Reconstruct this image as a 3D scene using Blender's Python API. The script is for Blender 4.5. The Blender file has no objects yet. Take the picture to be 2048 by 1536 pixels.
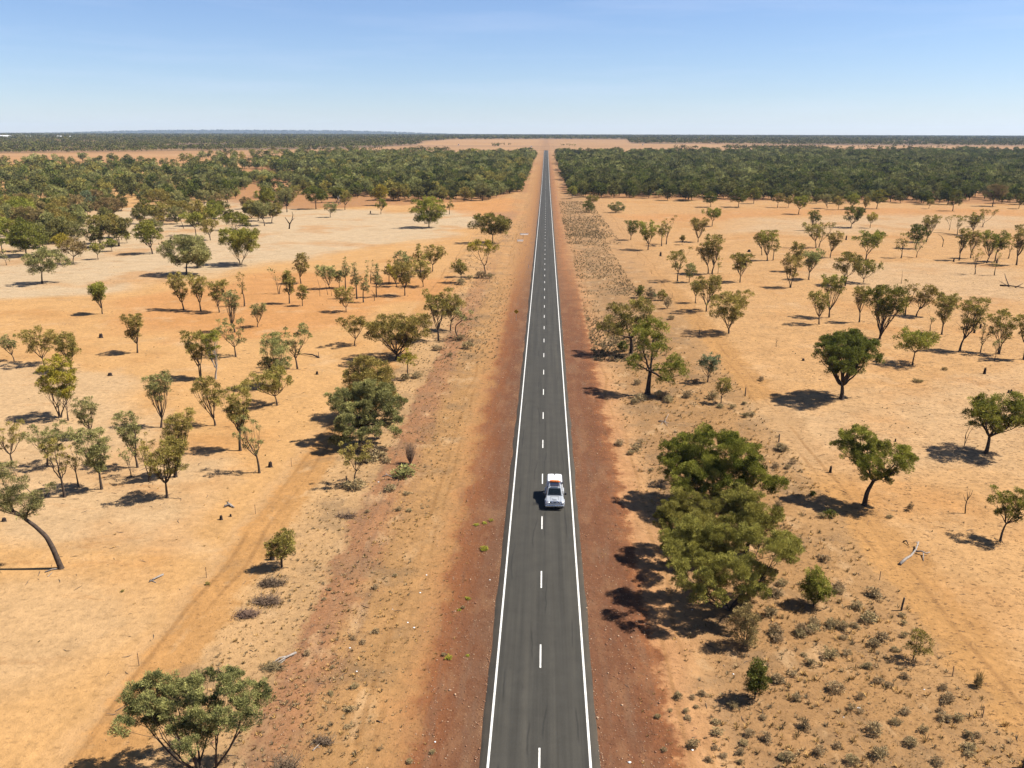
import bpy, math, random
import numpy as np
from mathutils import Vector, Matrix

# ------------------------------------------------------------------ camera
F_PX = 1657.0                       # focal length in pixels of a 2048 px wide picture
CAM_H = 39.75
PITCH = math.atan(491.0 / F_PX)
YAW = math.atan(67.0 * math.cos(PITCH) / F_PX)
ROLL = 0.0030
CAM_X = -0.12
sc = bpy.context.scene
col = sc.collection
fw = np.array([-math.sin(YAW) * math.cos(PITCH), math.cos(YAW) * math.cos(PITCH), -math.sin(PITCH)])
rt0 = np.array([math.cos(YAW), math.sin(YAW), 0.0])
up0 = np.cross(rt0, fw)
rt = math.cos(ROLL) * rt0 + math.sin(ROLL) * up0
up = np.cross(rt, fw)
CAM = np.array([CAM_X, 0.0, CAM_H])
cam_data = bpy.data.cameras.new('camera')
cam = bpy.data.objects.new('camera', cam_data)
col.objects.link(cam)
cam_data.sensor_fit = 'HORIZONTAL'
cam_data.sensor_width = 36.0
cam_data.lens = 36.0 * F_PX / 2048.0
cam_data.clip_start = 1.0
cam_data.clip_end = 60000.0
M = Matrix.Identity(4)
for i in range(3):
    M[i][0], M[i][1], M[i][2], M[i][3] = rt[i], up[i], -fw[i], CAM[i]
cam.matrix_world = M
sc.camera = cam

# ------------------------------------------------------------------ sky, sun, exposure
SUN_EL, SUN_AZ = math.radians(53.0), math.radians(5.0)   # azimuth from +X towards +Y
world = bpy.data.worlds.new("World")
sc.world = world
world.use_nodes = True
nt = world.node_tree
nt.nodes.clear()
sky = nt.nodes.new('ShaderNodeTexSky')
sky.sky_type = 'NISHITA'
sky.sun_disc = False
sky.sun_elevation = SUN_EL
sky.sun_rotation = math.pi / 2 - SUN_AZ
sky.altitude = 150.0
sky.air_density = 1.0
sky.dust_density = 0.15
sky.ozone_density = 6.0
bg = nt.nodes.new('ShaderNodeBackground')
bg.inputs[1].default_value = 0.05
out = nt.nodes.new('ShaderNodeOutputWorld')
# thin high cirrus: a faint pale veil low over the horizon
tc = nt.nodes.new('ShaderNodeTexCoord')
mp = nt.nodes.new('ShaderNodeMapping')
mp.inputs['Scale'].default_value = (2.2, 2.2, 26.0)
mp.inputs['Rotation'].default_value = (0.0, 0.035, 0.3)
nz = nt.nodes.new('ShaderNodeTexNoise')
nz.inputs['Scale'].default_value = 1.6
nz.inputs['Detail'].default_value = 6.0
nz.inputs['Roughness'].default_value = 0.55
cr = nt.nodes.new('ShaderNodeValToRGB')
cr.color_ramp.elements[0].position = 0.5
cr.color_ramp.elements[0].color = (0, 0, 0, 1)
cr.color_ramp.elements[1].position = 0.85
cr.color_ramp.elements[1].color = (0.20, 0.20, 0.20, 1)
mx = nt.nodes.new('ShaderNodeMix')
mx.data_type = 'RGBA'
mx.inputs[7].default_value = (7.0, 7.5, 8.2, 1)
nt.links.new(tc.outputs['Generated'], mp.inputs['Vector'])
nt.links.new(mp.outputs['Vector'], nz.inputs['Vector'])
nt.links.new(nz.outputs['Fac'], cr.inputs['Fac'])
nt.links.new(cr.outputs['Color'], mx.inputs[0])
nt.links.new(sky.outputs['Color'], mx.inputs[6])
tn = nt.nodes.new('ShaderNodeMix')
tn.data_type = 'RGBA'
tn.blend_type = 'MULTIPLY'
tn.inputs[0].default_value = 1.0
tn.inputs[7].default_value = (1.00, 0.985, 1.10, 1)
nt.links.new(mx.outputs[2], tn.inputs[6])
nt.links.new(tn.outputs[2], bg.inputs[0])
nt.links.new(bg.outputs[0], out.inputs[0])

sun_d = bpy.data.lights.new('sun', 'SUN')
sun_d.energy = 5.0
sun_d.angle = math.radians(0.5)
sun_d.color = (1.0, 0.95, 0.86)
sun = bpy.data.objects.new('sun', sun_d)
col.objects.link(sun)
sdir = Vector((math.cos(SUN_EL) * math.cos(SUN_AZ), math.cos(SUN_EL) * math.sin(SUN_AZ), math.sin(SUN_EL)))
sun.rotation_euler = sdir.to_track_quat('Z', 'Y').to_euler()
sun.location = (60, 0, 120)
sc.view_settings.view_transform = 'Standard'
sc.view_settings.look = 'None'
sc.view_settings.exposure = 1.32
sc.view_settings.gamma = 1.0
sc.view_settings.use_curve_mapping = False
sc.cycles.max_bounces = 6
sc.cycles.diffuse_bounces = 2
sc.cycles.volume_bounces = 0

# ------------------------------------------------------------------ terrain and pixel helpers
PY = np.array([-500, 600, 700, 800, 900, 1030, 1208, 1560, 2200, 3000, 5000, 8000, 12000, 16000], float)
PZ = np.array([0, 0, 0.6, 1.8, 3.6, 6.4, 9.9, 17.1, 26.5, 36.5, 52.0, 68.0, 88.0, 100.0], float)
YS = np.arange(-500, 16001, 10.0)
ZS = np.interp(YS, PY, PZ)
k_ = np.ones(15) / 15
ZS = np.convolve(np.pad(ZS, 7, mode='edge'), k_, mode='valid')

def hash2(ix, iy, seed):
    h = (ix.astype(np.int64) * 374761393 + iy.astype(np.int64) * 668265263 + seed * 1274126177) & 0xffffffff
    h = ((h ^ (h >> 13)) * 1274126177) & 0xffffffff
    return ((h ^ (h >> 16)) & 0xffff) / 65535.0

def vnoise(x, y, scale, seed=0):
    x = np.asarray(x, float) / scale; y = np.asarray(y, float) / scale
    ix, iy = np.floor(x), np.floor(y)
    fx, fy = x - ix, y - iy
    fx = fx * fx * (3 - 2 * fx); fy = fy * fy * (3 - 2 * fy)
    a = hash2(ix, iy, seed); b = hash2(ix + 1, iy, seed)
    c = hash2(ix, iy + 1, seed); d = hash2(ix + 1, iy + 1, seed)
    return (a * (1 - fx) + b * fx) * (1 - fy) + (c * (1 - fx) + d * fx) * fy

def sstep(a, b, x):
    t = np.clip((np.asarray(x, float) - a) / (b - a), 0, 1)
    return t * t * (3 - 2 * t)

def base_z(y):
    return np.interp(y, YS, ZS)

def ground_z(x, y):
    x = np.asarray(x, float); y = np.asarray(y, float)
    z = base_z(y)
    off = sstep(8.0, 30.0, np.abs(x))
    z = z + off * ((vnoise(x, y, 37, 1) - 0.5) * 0.7 + (vnoise(x, y, 9, 2) - 0.5) * 0.22)
    z = z - 0.25 * np.exp(-((np.abs(x) - 13) / 4.0) ** 2)
    # a low far ridge on the skyline
    z = z + 58.0 * np.exp(-((y - 13200) / 900.0) ** 2) * np.exp(-(np.abs(x + 4500) / 2600.0) ** 4)
    return z

def project(x, y, z):
    d = np.array([x, y, z], float) - CAM
    c = d @ fw
    return 1024 + F_PX * (d @ rt) / c, 768 - F_PX * (d @ up) / c, c

def G(px, py):
    """ground point seen at a pixel of the 2048 x 1536 picture"""
    d = fw + rt * (px - 1024) / F_PX + up * (768 - py) / F_PX
    d = d / np.linalg.norm(d)
    lo, hi = 10.0, 15500.0
    ts = np.geomspace(20, 15500, 400)
    P = CAM + ts[:, None] * d
    below = P[:, 2] < base_z(P[:, 1])
    if not below.any():
        t = 13000.0
    else:
        k = int(np.argmax(below))
        lo, hi = ts[max(k - 1, 0)], ts[k]
        for _ in range(40):
            m = 0.5 * (lo + hi)
            p = CAM + m * d
            if p[2] < base_z(p[1]): hi = m
            else: lo = m
        t = hi
    p = CAM + t * d
    return np.array([p[0], p[1], float(ground_z(p[0], p[1]))])

def inpoly(px, py, poly):
    px = np.asarray(px, float); py = np.asarray(py, float)
    r = np.zeros(px.shape, bool)
    n = len(poly)
    for i in range(n):
        x1, y1 = poly[i]; x2, y2 = poly[(i + 1) % n]
        c = ((y1 > py) != (y2 > py))
        with np.errstate(divide='ignore', invalid='ignore'):
            xi = (x2 - x1) * (py - y1) / (y2 - y1 + 1e-12) + x1
        r ^= c & (px < xi)
    return r

def projv(x, y, z):
    d = np.stack([x, y, z], -1) - CAM
    c = d @ fw
    return 1024 + F_PX * (d @ rt) / c, 768 - F_PX * (d @ up) / c, c

# ------------------------------------------------------------------ object helpers
def tag(o, label=None, cat=None, group=None, kind=None):
    if label: o['label'] = label
    if cat: o['category'] = cat
    if group: o['group'] = group
    if kind: o['kind'] = kind
    return o

def empty(name, loc, rz=0.0):
    o = bpy.data.objects.new(name, None)
    o.empty_display_size = 0.3
    o.location = loc
    o.rotation_euler = (0, 0, rz)
    col.objects.link(o)
    return o

def mesh_np(name, V, quads=None, tris=None, tint=None, mats=(), midx=None, smooth=False):
    me = bpy.data.meshes.new(name)
    V = np.asarray(V, np.float32)
    nq = 0 if quads is None else len(quads); ntr = 0 if tris is None else len(tris)
    me.vertices.add(len(V))
    me.vertices.foreach_set('co', V.ravel())
    loops = np.concatenate(([] if nq == 0 else [np.asarray(quads, np.int32).ravel()]) + ([] if ntr == 0 else [np.asarray(tris, np.int32).ravel()]))
    me.loops.add(len(loops))
    me.loops.foreach_set('vertex_index', loops.astype(np.int32))
    starts = np.concatenate([np.arange(nq) * 4, nq * 4 + np.arange(ntr) * 3]).astype(np.int32)
    me.polygons.add(nq + ntr)
    me.polygons.foreach_set('loop_start', starts)
    if midx is not None:
        me.polygons.foreach_set('material_index', np.asarray(midx, np.int32))
    if smooth:
        me.polygons.foreach_set('use_smooth', np.ones(nq + ntr, bool))
    me.update(calc_edges=True)
    if tint is not None:
        at = me.attributes.new('tint', 'FLOAT', 'POINT')
        at.data.foreach_set('value', np.asarray(tint, np.float32))
    for m in mats: me.materials.append(m)
    return me

def link(name, me, parent=None, loc=None):
    o = bpy.data.objects.new(name, me)
    if loc is not None: o.location = loc
    col.objects.link(o)
    if parent is not None: o.parent = parent
    return o

class MB:
    """collects simple shapes into one mesh"""
    def __init__(s): s.V = []; s.F = []; s.n = 0
    def add(s, V, F):
        s.V.extend([tuple(v) for v in V]); s.F.extend([tuple(i + s.n for i in f) for f in F]); s.n += len(V)
    def box(s, c, d, taper=(1, 1), rot=None, shift=(0, 0)):
        x, y, z = d[0] / 2, d[1] / 2, d[2] / 2
        V = [(-x, -y, -z), (x, -y, -z), (x, y, -z), (-x, y, -z)]
        V += [(sx * x * taper[0] + shift[0], sy * y * taper[1] + shift[1], z) for sx, sy in ((-1, -1), (1, -1), (1, 1), (-1, 1))]
        if rot is not None: V = [tuple(rot @ Vector(v)) for v in V]
        V = [(v[0] + c[0], v[1] + c[1], v[2] + c[2]) for v in V]
        s.add(V, [(0, 3, 2, 1), (4, 5, 6, 7), (0, 1, 5, 4), (1, 2, 6, 5), (2, 3, 7, 6), (3, 0, 4, 7)])
    def tube(s, pts, radii, n=8, cap=True):
        V, F = tube_np(np.array(pts, float), np.array(radii, float) if hasattr(radii, '__len__') else np.full(len(pts), radii), n)
        F = [tuple(f) for f in F]
        if cap:
            F.append(tuple(range(n))[::-1]); m = len(V); F.append(tuple(range(m - n, m)))
        s.add(V, F)
    def cyl(s, a, b, r, n=16, r2=None): s.tube([a, b], [r, r if r2 is None else r2], n)
    def build(s, name, mat, parent=None, bevel=0.0, smooth=False, loc=None):
        me = bpy.data.meshes.new(name)
        me.from_pydata(s.V, [], s.F)
        me.validate(); me.update()
        me.materials.append(mat)
        if smooth:
            me.polygons.foreach_set('use_smooth', np.ones(len(me.polygons), bool))
        o = link(name, me, parent, loc)
        if bevel > 0:
            b = o.modifiers.new('bevel', 'BEVEL'); b.width = bevel; b.segments = 2; b.limit_method = 'ANGLE'; b.angle_limit = math.radians(30)
        return o

def tube_np(P, R, n=5):
    P = np.asarray(P, float); m = len(P)
    T = np.gradient(P, axis=0)
    T /= np.linalg.norm(T, axis=1, keepdims=True) + 1e-9
    ref = np.array([0.31, 0.87, 0.12]) if abs(T[0, 2]) > 0.6 else np.array([0.05, 0.1, 1.0])
    A = np.cross(T, ref); A /= np.linalg.norm(A, axis=1, keepdims=True) + 1e-9
    B = np.cross(T, A)
    ang = np.arange(n) * 2 * math.pi / n
    V = P[:, None, :] + R[:, None, None] * (np.cos(ang)[None, :, None] * A[:, None, :] + np.sin(ang)[None, :, None] * B[:, None, :])
    i = np.arange(m - 1)[:, None] * n; j = np.arange(n)[None, :]; j2 = (j + 1) % n
    Fq = np.stack([i + j, i + j2, i + n + j2, i + n + j], -1).reshape(-1, 4)
    return V.reshape(-1, 3), Fq

# ------------------------------------------------------------------ material helpers
def new_mat(name):
    m = bpy.data.materials.new(name); m.use_nodes = True
    t = m.node_tree; t.nodes.clear()
    return m, t

class N:
    def __init__(s, t): s.t = t
    def node(s, ty, **kw):
        n = s.t.nodes.new(ty)
        for k, v in kw.items(): setattr(n, k, v)
        return n
    def _in(s, sock, v):
        if hasattr(v, 'is_output'): s.t.links.new(v, sock)
        else:
            if hasattr(sock.default_value, '__len__') and not hasattr(v, '__len__'): v = (v, v, v)
            sock.default_value = v
    def math(s, op, a, b=0.0, clamp=False):
        n = s.node('ShaderNodeMath', operation=op); n.use_clamp = clamp
        s._in(n.inputs[0], a); s._in(n.inputs[1], b); return n.outputs[0]
    def ramp(s, fac, stops, interp='LINEAR'):
        n = s.node('ShaderNodeValToRGB'); r = n.color_ramp; r.interpolation = interp
        while len(r.elements) < len(stops): r.elements.new(0.5)
        for e, (p, c) in zip(r.elements, sorted(stops, key=lambda q: q[0])):
            e.position = p; e.color = (*c, 1) if len(c) == 3 else c
        s._in(n.inputs[0], fac); return n.outputs[0]
    def step(s, x, a, b):
        n = s.node('ShaderNodeMapRange', interpolation_type='SMOOTHSTEP')
        s._in(n.inputs[0], x); n.inputs[1].default_value = a; n.inputs[2].default_value = b; return n.outputs[0]
    def noise(s, vec, scale, detail=3.0, rough=0.55):
        n = s.node('ShaderNodeTexNoise'); n.inputs['Scale'].default_value = scale
        n.inputs['Detail'].default_value = detail; n.inputs['Roughness'].default_value = rough
        s.t.links.new(vec, n.inputs['Vector']); return n.outputs['Fac']
    def mix(s, fac, a, b, mode='MIX'):
        n = s.node('ShaderNodeMix', data_type='RGBA', blend_type=mode)
        s._in(n.inputs[0], fac)
        for k, v in ((6, a), (7, b)):
            if hasattr(v, 'is_output'): s.t.links.new(v, n.inputs[k])
            else: n.inputs[k].default_value = (*v, 1) if len(v) == 3 else v
        return n.outputs[2]
    def attr(s, name): return s.node('ShaderNodeAttribute', attribute_name=name).outputs['Fac']
    def scale_vec(s, vec, sc_):
        n = s.node('ShaderNodeVectorMath', operation='MULTIPLY'); s.t.links.new(vec, n.inputs[0]); n.inputs[1].default_value = sc_; return n.outputs[0]

def simple_mat(name, color, rough=0.6, metal=0.0, var=0.0, vscale=8.0, spec=0.4, coat=0.0, emit=None):
    m, t = new_mat(name); n = N(t)
    b = n.node('ShaderNodeBsdfPrincipled'); o = n.node('ShaderNodeOutputMaterial')
    b.inputs['Base Color'].default_value = (*color, 1); b.inputs['Roughness'].default_value = rough
    b.inputs['Metallic'].default_value = metal; b.inputs['Specular IOR Level'].default_value = spec
    b.inputs['Coat Weight'].default_value = coat
    if var > 0:
        tcn = n.node('ShaderNodeTexCoord')
        f = n.noise(tcn.outputs['Object'], vscale, 4.0, 0.6)
        c = n.ramp(f, [(0.3, tuple(x * (1 - var) for x in color)), (0.7, tuple(min(1, x * (1 + var)) for x in color))])
        t.links.new(c, b.inputs['Base Color'])
    t.links.new(b.outputs[0], o.inputs[0])
    return m

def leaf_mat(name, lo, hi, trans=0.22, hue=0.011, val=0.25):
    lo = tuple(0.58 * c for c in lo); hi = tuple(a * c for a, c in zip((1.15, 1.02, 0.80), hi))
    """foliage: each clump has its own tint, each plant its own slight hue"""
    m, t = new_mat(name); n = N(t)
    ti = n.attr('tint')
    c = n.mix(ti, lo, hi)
    oi = n.node('ShaderNodeObjectInfo')
    hs = n.node('ShaderNodeHueSaturation')
    h = n.math('MULTIPLY_ADD', oi.outputs['Random'], 2 * hue); h.node.inputs[2].default_value = 0.5 - hue
    r2 = n.math('FRACT', n.math('MULTIPLY', oi.outputs['Random'], 7.31))
    v = n.math('MULTIPLY_ADD', r2, val); v.node.inputs[2].default_value = 1 - val / 2
    t.links.new(h, hs.inputs['Hue']); t.links.new(v, hs.inputs['Value']); t.links.new(c, hs.inputs['Color'])
    d = n.node('ShaderNodeBsdfDiffuse'); tr = n.node('ShaderNodeBsdfTranslucent')
    t.links.new(hs.outputs[0], d.inputs[0]); t.links.new(hs.outputs[0], tr.inputs[0])
    ms = n.node('ShaderNodeMixShader'); ms.inputs[0].default_value = trans
    t.links.new(d.outputs[0], ms.inputs[1]); t.links.new(tr.outputs[0], ms.inputs[2])
    o = n.node('ShaderNodeOutputMaterial'); t.links.new(ms.outputs[0], o.inputs[0])
    return m

LEAF = {
    'olive': leaf_mat('leaf_olive', (0.075, 0.070, 0.022), (0.290, 0.255, 0.085)),
    'green': leaf_mat('leaf_green', (0.060, 0.078, 0.013), (0.250, 0.262, 0.064)),
    'dark': leaf_mat('leaf_dark', (0.030, 0.042, 0.010), (0.145, 0.165, 0.045), trans=0.15),
    'grey': leaf_mat('leaf_grey', (0.075, 0.084, 0.036), (0.262, 0.272, 0.122)),
    'yellow': leaf_mat('leaf_yellow', (0.125, 0.110, 0.018), (0.340, 0.290, 0.055)),
    'blue': leaf_mat('leaf_blue', (0.060, 0.082, 0.050), (0.170, 0.215, 0.135)),
    'brown': leaf_mat('leaf_brown', (0.110, 0.088, 0.045), (0.270, 0.220, 0.110)),
    'gold': leaf_mat('leaf_gold', (0.060, 0.062, 0.018), (0.258, 0.256, 0.076), hue=0.005),
    'wood': leaf_mat('leaf_wood', (0.026, 0.030, 0.010), (0.180, 0.180, 0.072), trans=0.12),
    'salt': leaf_mat('leaf_salt', (0.200, 0.160, 0.098), (0.320, 0.258, 0.162)),
    'tuft': leaf_mat('leaf_tuft', (0.105, 0.088, 0.056), (0.235, 0.195, 0.120)),
    'straw': leaf_mat('leaf_straw', (0.16, 0.115, 0.05), (0.44, 0.31, 0.14)),
    'mauve': leaf_mat('leaf_mauve', (0.13, 0.095, 0.075), (0.27, 0.20, 0.165), trans=0.1),
    'lime': leaf_mat('leaf_lime', (0.14, 0.16, 0.02), (0.32, 0.34, 0.06)),
}
BARK = simple_mat('bark', (0.050, 0.036, 0.027), 0.9, var=0.45, vscale=3.0, spec=0.1)
BARK_PALE = simple_mat('pale_bark', (0.24, 0.21, 0.18), 0.85, var=0.35, vscale=3.0, spec=0.1)
DEADWOOD = simple_mat('dead_wood', (0.20, 0.172, 0.150), 0.9, var=0.35, vscale=5.0, spec=0.1)
CHAR = simple_mat('charred_wood', (0.028, 0.021, 0.018), 0.95, var=0.4, vscale=6.0, spec=0.1)
# ------------------------------------------------------------------ ground sheet
def gpoly(pts): return [tuple(G(x, y)[:2]) for x, y in pts]
rs = np.random.RandomState(7)
def softmask(X, Y, poly_px, jit, n=10):
    poly = gpoly(poly_px)
    a = np.zeros(X.shape)
    wx = (vnoise(X, Y, jit * 2.2, 11) - 0.5) * jit * 2.4; wy = (vnoise(X, Y, jit * 2.2, 12) - 0.5) * jit * 2.4
    for _ in range(n):
        a += inpoly(X + wx + rs.normal(0, jit * 0.5), Y + wy + rs.normal(0, jit * 0.5), poly)
    return a / n

xs_half = np.concatenate([np.arange(0, 60, 0.75), np.arange(60, 140, 1.6), np.geomspace(140, 9500, 90)])
gx = np.concatenate([-xs_half[:0:-1], xs_half])
gy = np.concatenate([[-150, -100, -50, -20, 0, 10], np.arange(20, 200, 0.9), np.arange(200, 400, 2.0), np.geomspace(400, 14500, 230)])
XX, YY = np.meshgrid(gx, gy)
ZZ = ground_z(XX, YY)
nx, ny = len(gx), len(gy)
idx = np.arange(nx * ny).reshape(ny, nx)
quads = np.stack([idx[:-1, :-1], idx[:-1, 1:], idx[1:, 1:], idx[1:, :-1]], -1).reshape(-1, 4)
PALE_POLY = [(-60, 455), (120, 430), (300, 410), (470, 400), (640, 418), (780, 425), (905, 420), (960, 440), (900, 470), (800, 492), (640, 520), (470, 545), (300, 560), (170, 585), (-60, 610)]
pale = softmask(XX, YY, PALE_POLY, 9.0)
pale = np.maximum(pale, 0.55 * softmask(XX, YY, [(1470, 440), (1750, 430), (2060, 430), (2060, 455), (1700, 470), (1450, 465)], 10.0))
pale = np.maximum(pale, 0.45 * softmask(XX, YY, [(1650, 520), (2060, 540), (2060, 600), (1760, 590), (1620, 545)], 6.0))
pale = np.maximum(pale, 0.35 * softmask(XX, YY, [(1500, 830), (2100, 730), (2100, 960), (1600, 960)], 4.0))
pale = np.maximum(pale, 0.55 * softmask(XX, YY, [(-80, 720), (250, 740), (480, 980), (420, 1120), (-80, 1060)], 4.0))
pale = np.maximum(pale, 0.35 * softmask(XX, YY, [(-80, 1180), (250, 1180), (240, 1340), (-80, 1400)], 4.0))
deep = 0.8 * softmask(XX, YY, [(260, 590), (560, 545), (900, 560), (860, 600), (560, 660), (380, 690), (220, 660)], 7.0)
deep = np.maximum(deep, 0.6 * softmask(XX, YY, [(-60, 305), (420, 300), (700, 300), (500, 322), (-60, 340)], 30.0))
deep = np.maximum(deep, 0.8 * softmask(XX, YY, [(900, 403), (1030, 395), (1025, 440), (900, 425)], 5.0))
deep = np.maximum(deep, 0.7 * softmask(XX, YY, [(1240, 430), (1700, 415), (2060, 420), (2060, 432), (1600, 430), (1300, 445)], 8.0))
litter = softmask(XX, YY, [(1068, 313), (1060, 335), (1045, 360), (1030, 392), (940, 400), (760, 410), (600, 420), (420, 400), (420, 345), (560, 320), (700, 313)], 10.0)
litter = np.maximum(litter, softmask(XX, YY, [(1114, 310), (1120, 340), (1140, 390), (1250, 398), (1500, 402), (2100, 408), (2100, 300), (1300, 302)], 10.0))
grey = softmask(XX, YY, [(700, 289.5), (1040, 291), (1040, 295.5), (1000, 295), (700, 292)], 60.0)
grey = np.maximum(grey, 0.9 * softmask(XX, YY, [(1068, 291), (1118, 291), (1124, 299), (1060, 299)], 14.0))
grey = np.maximum(grey, 0.45 * softmask(XX, YY, [(1130, 291.0), (1330, 290), (1330, 292.5), (1130, 293.5)], 60.0))
grey = np.maximum(grey, 0.5 * softmask(XX, YY, [(985, 424), (1035, 424), (1035, 440), (985, 438)], 3.0))
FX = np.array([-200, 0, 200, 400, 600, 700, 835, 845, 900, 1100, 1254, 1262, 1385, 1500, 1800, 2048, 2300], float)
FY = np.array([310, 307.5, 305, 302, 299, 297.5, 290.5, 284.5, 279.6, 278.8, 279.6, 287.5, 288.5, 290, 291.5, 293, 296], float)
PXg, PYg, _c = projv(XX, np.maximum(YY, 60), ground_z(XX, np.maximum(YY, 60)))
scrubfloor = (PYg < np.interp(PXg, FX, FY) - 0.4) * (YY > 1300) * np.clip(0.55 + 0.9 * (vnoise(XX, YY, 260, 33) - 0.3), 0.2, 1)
me = mesh_np('ground', np.stack([XX, YY, ZZ], -1).reshape(-1, 3), quads, smooth=True)
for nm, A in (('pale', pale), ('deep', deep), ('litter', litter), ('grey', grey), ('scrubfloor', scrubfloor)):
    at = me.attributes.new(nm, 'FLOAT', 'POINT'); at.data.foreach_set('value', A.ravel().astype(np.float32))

def ground_material():
    m, t = new_mat('outback_soil'); n = N(t)
    geo = n.node('ShaderNodeNewGeometry'); pos = geo.outputs['Position']
    sx = n.node('ShaderNodeSeparateXYZ'); t.links.new(pos, sx.inputs[0])
    X, Y = sx.outputs['X'], sx.outputs['Y']
    n_big = n.noise(pos, 0.035, 4.0, 0.6)
    n_mid = n.noise(pos, 0.22, 4.0, 0.6)
    n_fine = n.noise(pos, 1.3, 5.0, 0.65)
    n_grit = n.noise(pos, 7.0, 2.0, 0.6)
    long_ = n.scale_vec(pos, (0.9, 0.06, 0.5))
    n_long = n.noise(long_, 0.8, 3.0, 0.6)
    # lateral distance with a ragged edge
    w = n.math('MULTIPLY_ADD', n_mid, 5.0); w.node.inputs[2].default_value = -2.5
    w2 = n.math('MULTIPLY_ADD', n_fine, 2.2); w2.node.inputs[2].default_value = -1.1
    w3 = n.math('MULTIPLY_ADD', n_grit, 0.7); w3.node.inputs[2].default_value = -0.35
    xw = n.math('ADD', n.math('ADD', n.math('ADD', X, w), w2), w3)
    tt = n.math('MULTIPLY_ADD', xw, 0.01); tt.node.inputs[2].default_value = 0.5
    P = lambda x: (x + 50) / 100.0
    sandL, sandR = (0.640, 0.362, 0.142), (0.605, 0.345, 0.143)
    tan, tan2 = (0.43, 0.235, 0.093), (0.425, 0.235, 0.10)
    red = (0.212, 0.086, 0.040)
    stops = [(P(-46), sandL), (P(-33.5), sandL), (P(-32), (0.62, 0.36, 0.155)), (P(-30.8), (0.555, 0.285, 0.098)), (P(-27.4), (0.56, 0.295, 0.105)),
             (P(-26.4), (0.60, 0.36, 0.16)), (P(-20.6), (0.55, 0.33, 0.15)), (P(-20.0), (0.385, 0.185, 0.085)), (P(-17.2), (0.42, 0.205, 0.092)),
             (P(-15.5), tan), (P(-11.5), (0.50, 0.27, 0.105)), (P(-9.6), (0.50, 0.25, 0.095)), (P(-8.2), (0.30, 0.115, 0.045)), (P(-6.0), red), (P(-4), (0.19, 0.095, 0.052)),
             (P(4), (0.215, 0.095, 0.048)), (P(7.6), red), (P(9.0), (0.30, 0.115, 0.045)), (P(9.8), (0.53, 0.265, 0.115)), (P(12.6), (0.56, 0.31, 0.135)), (P(14.5), tan2),
             (P(24), tan), (P(32), (0.47, 0.265, 0.11)), (P(33), (0.54, 0.285, 0.10)), (P(37), (0.53, 0.28, 0.10)), (P(38.5), sandR), (P(46), sandR)]
    near = n.ramp(tt, stops)
    # far along the road the red gravel narrows and the verges turn plainer
    farv = n.ramp(tt, [(P(-46), sandL), (P(-20), (0.60, 0.33, 0.13)), (P(-11), (0.52, 0.28, 0.115)), (P(-7), (0.46, 0.225, 0.085)), (P(-4), (0.27, 0.145, 0.075)),
                       (P(4), (0.27, 0.145, 0.075)), (P(6.5), (0.40, 0.18, 0.075)), (P(10), (0.50, 0.27, 0.12)), (P(20), (0.50, 0.28, 0.125)), (P(46), sandR)])
    ff = n.step(Y, 150.0, 330.0)
    base = n.mix(ff, near, farv)
    # scrubby, greyer patches on the verges
    ax = n.math('ABSOLUTE', X)
    verge = n.math('MULTIPLY', n.step(ax, 9.5, 13.0), n.math('SUBTRACT', 1.0, n.step(ax, 29.0, 33.0)))
    patch = n.math('MULTIPLY', n.step(n.noise(pos, 0.16, 5.0, 0.65), 0.48, 0.66), verge)
    base = n.mix(n.math('MULTIPLY', patch, 0.52), base, (0.25, 0.165, 0.09))
    strip_r = n.math('MULTIPLY', n.math('MULTIPLY', n.step(xw, 8.0, 12.5), n.math('SUBTRACT', 1.0, n.step(xw, 18.0, 27.0))), n.math('MULTIPLY', n.step(Y, 150.0, 230.0), n.math('SUBTRACT', 1.0, n.step(Y, 520.0, 620.0))))
    base = n.mix(n.math('MULTIPLY', strip_r, n.math('MULTIPLY', n.step(n.noise(pos, 0.14, 5.0, 0.7), 0.36, 0.66), 0.75)), base, (0.315, 0.200, 0.100))
    patch2 = n.math('MULTIPLY', n.step(n.noise(n.scale_vec(pos, (1, 0.5, 1)), 0.33, 4.0, 0.6), 0.55, 0.68), verge)
    base = n.mix(n.math('MULTIPLY', patch2, 0.6), base, (0.63, 0.40, 0.20))
    # large tone changes in the paddocks
    base = n.mix(n.math('MULTIPLY', n.attr('pale'), 0.9), base, (0.610, 0.450, 0.270))
    base = n.mix(n.math('MULTIPLY', n.attr('deep'), 0.8), base, (0.600, 0.270, 0.090))
    padd = n.step(ax, 33.0, 40.0)
    blot = n.math('MULTIPLY', n.step(n_big, 0.50, 0.68), padd)
    base = n.mix(n.math('MULTIPLY', blot, 0.55), base, (0.53, 0.25, 0.078))
    blot2 = n.math('MULTIPLY', n.step(n.noise(pos, 0.09, 5.0, 0.65), 0.54, 0.72), padd)
    base = n.mix(n.math('MULTIPLY', blot2, 0.55), base, (0.66, 0.43, 0.225))
    blot3 = n.math('MULTIPLY', n.step(n.noise(n.scale_vec(pos, (0.6, 1.3, 1)), 0.05, 6.0, 0.7), 0.58, 0.74), padd)
    base = n.mix(n.math('MULTIPLY', blot3, 0.5), base, (0.37, 0.225, 0.105))
    wash = n.math('MULTIPLY', n.step(n.noise(n.scale_vec(pos, (0.10, 0.32, 1)), 1.0, 6.0, 0.7), 0.56, 0.70), padd)
    base = n.mix(n.math('MULTIPLY', wash, 0.45), base, (0.46, 0.22, 0.075))
    wash2 = n.math('MULTIPLY', n.step(n.noise(n.scale_vec(pos, (0.22, 0.55, 1)), 1.0, 6.0, 0.75), 0.60, 0.70), padd)
    base = n.mix(n.math('MULTIPLY', wash2, 0.5), base, (0.33, 0.19, 0.085))
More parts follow.
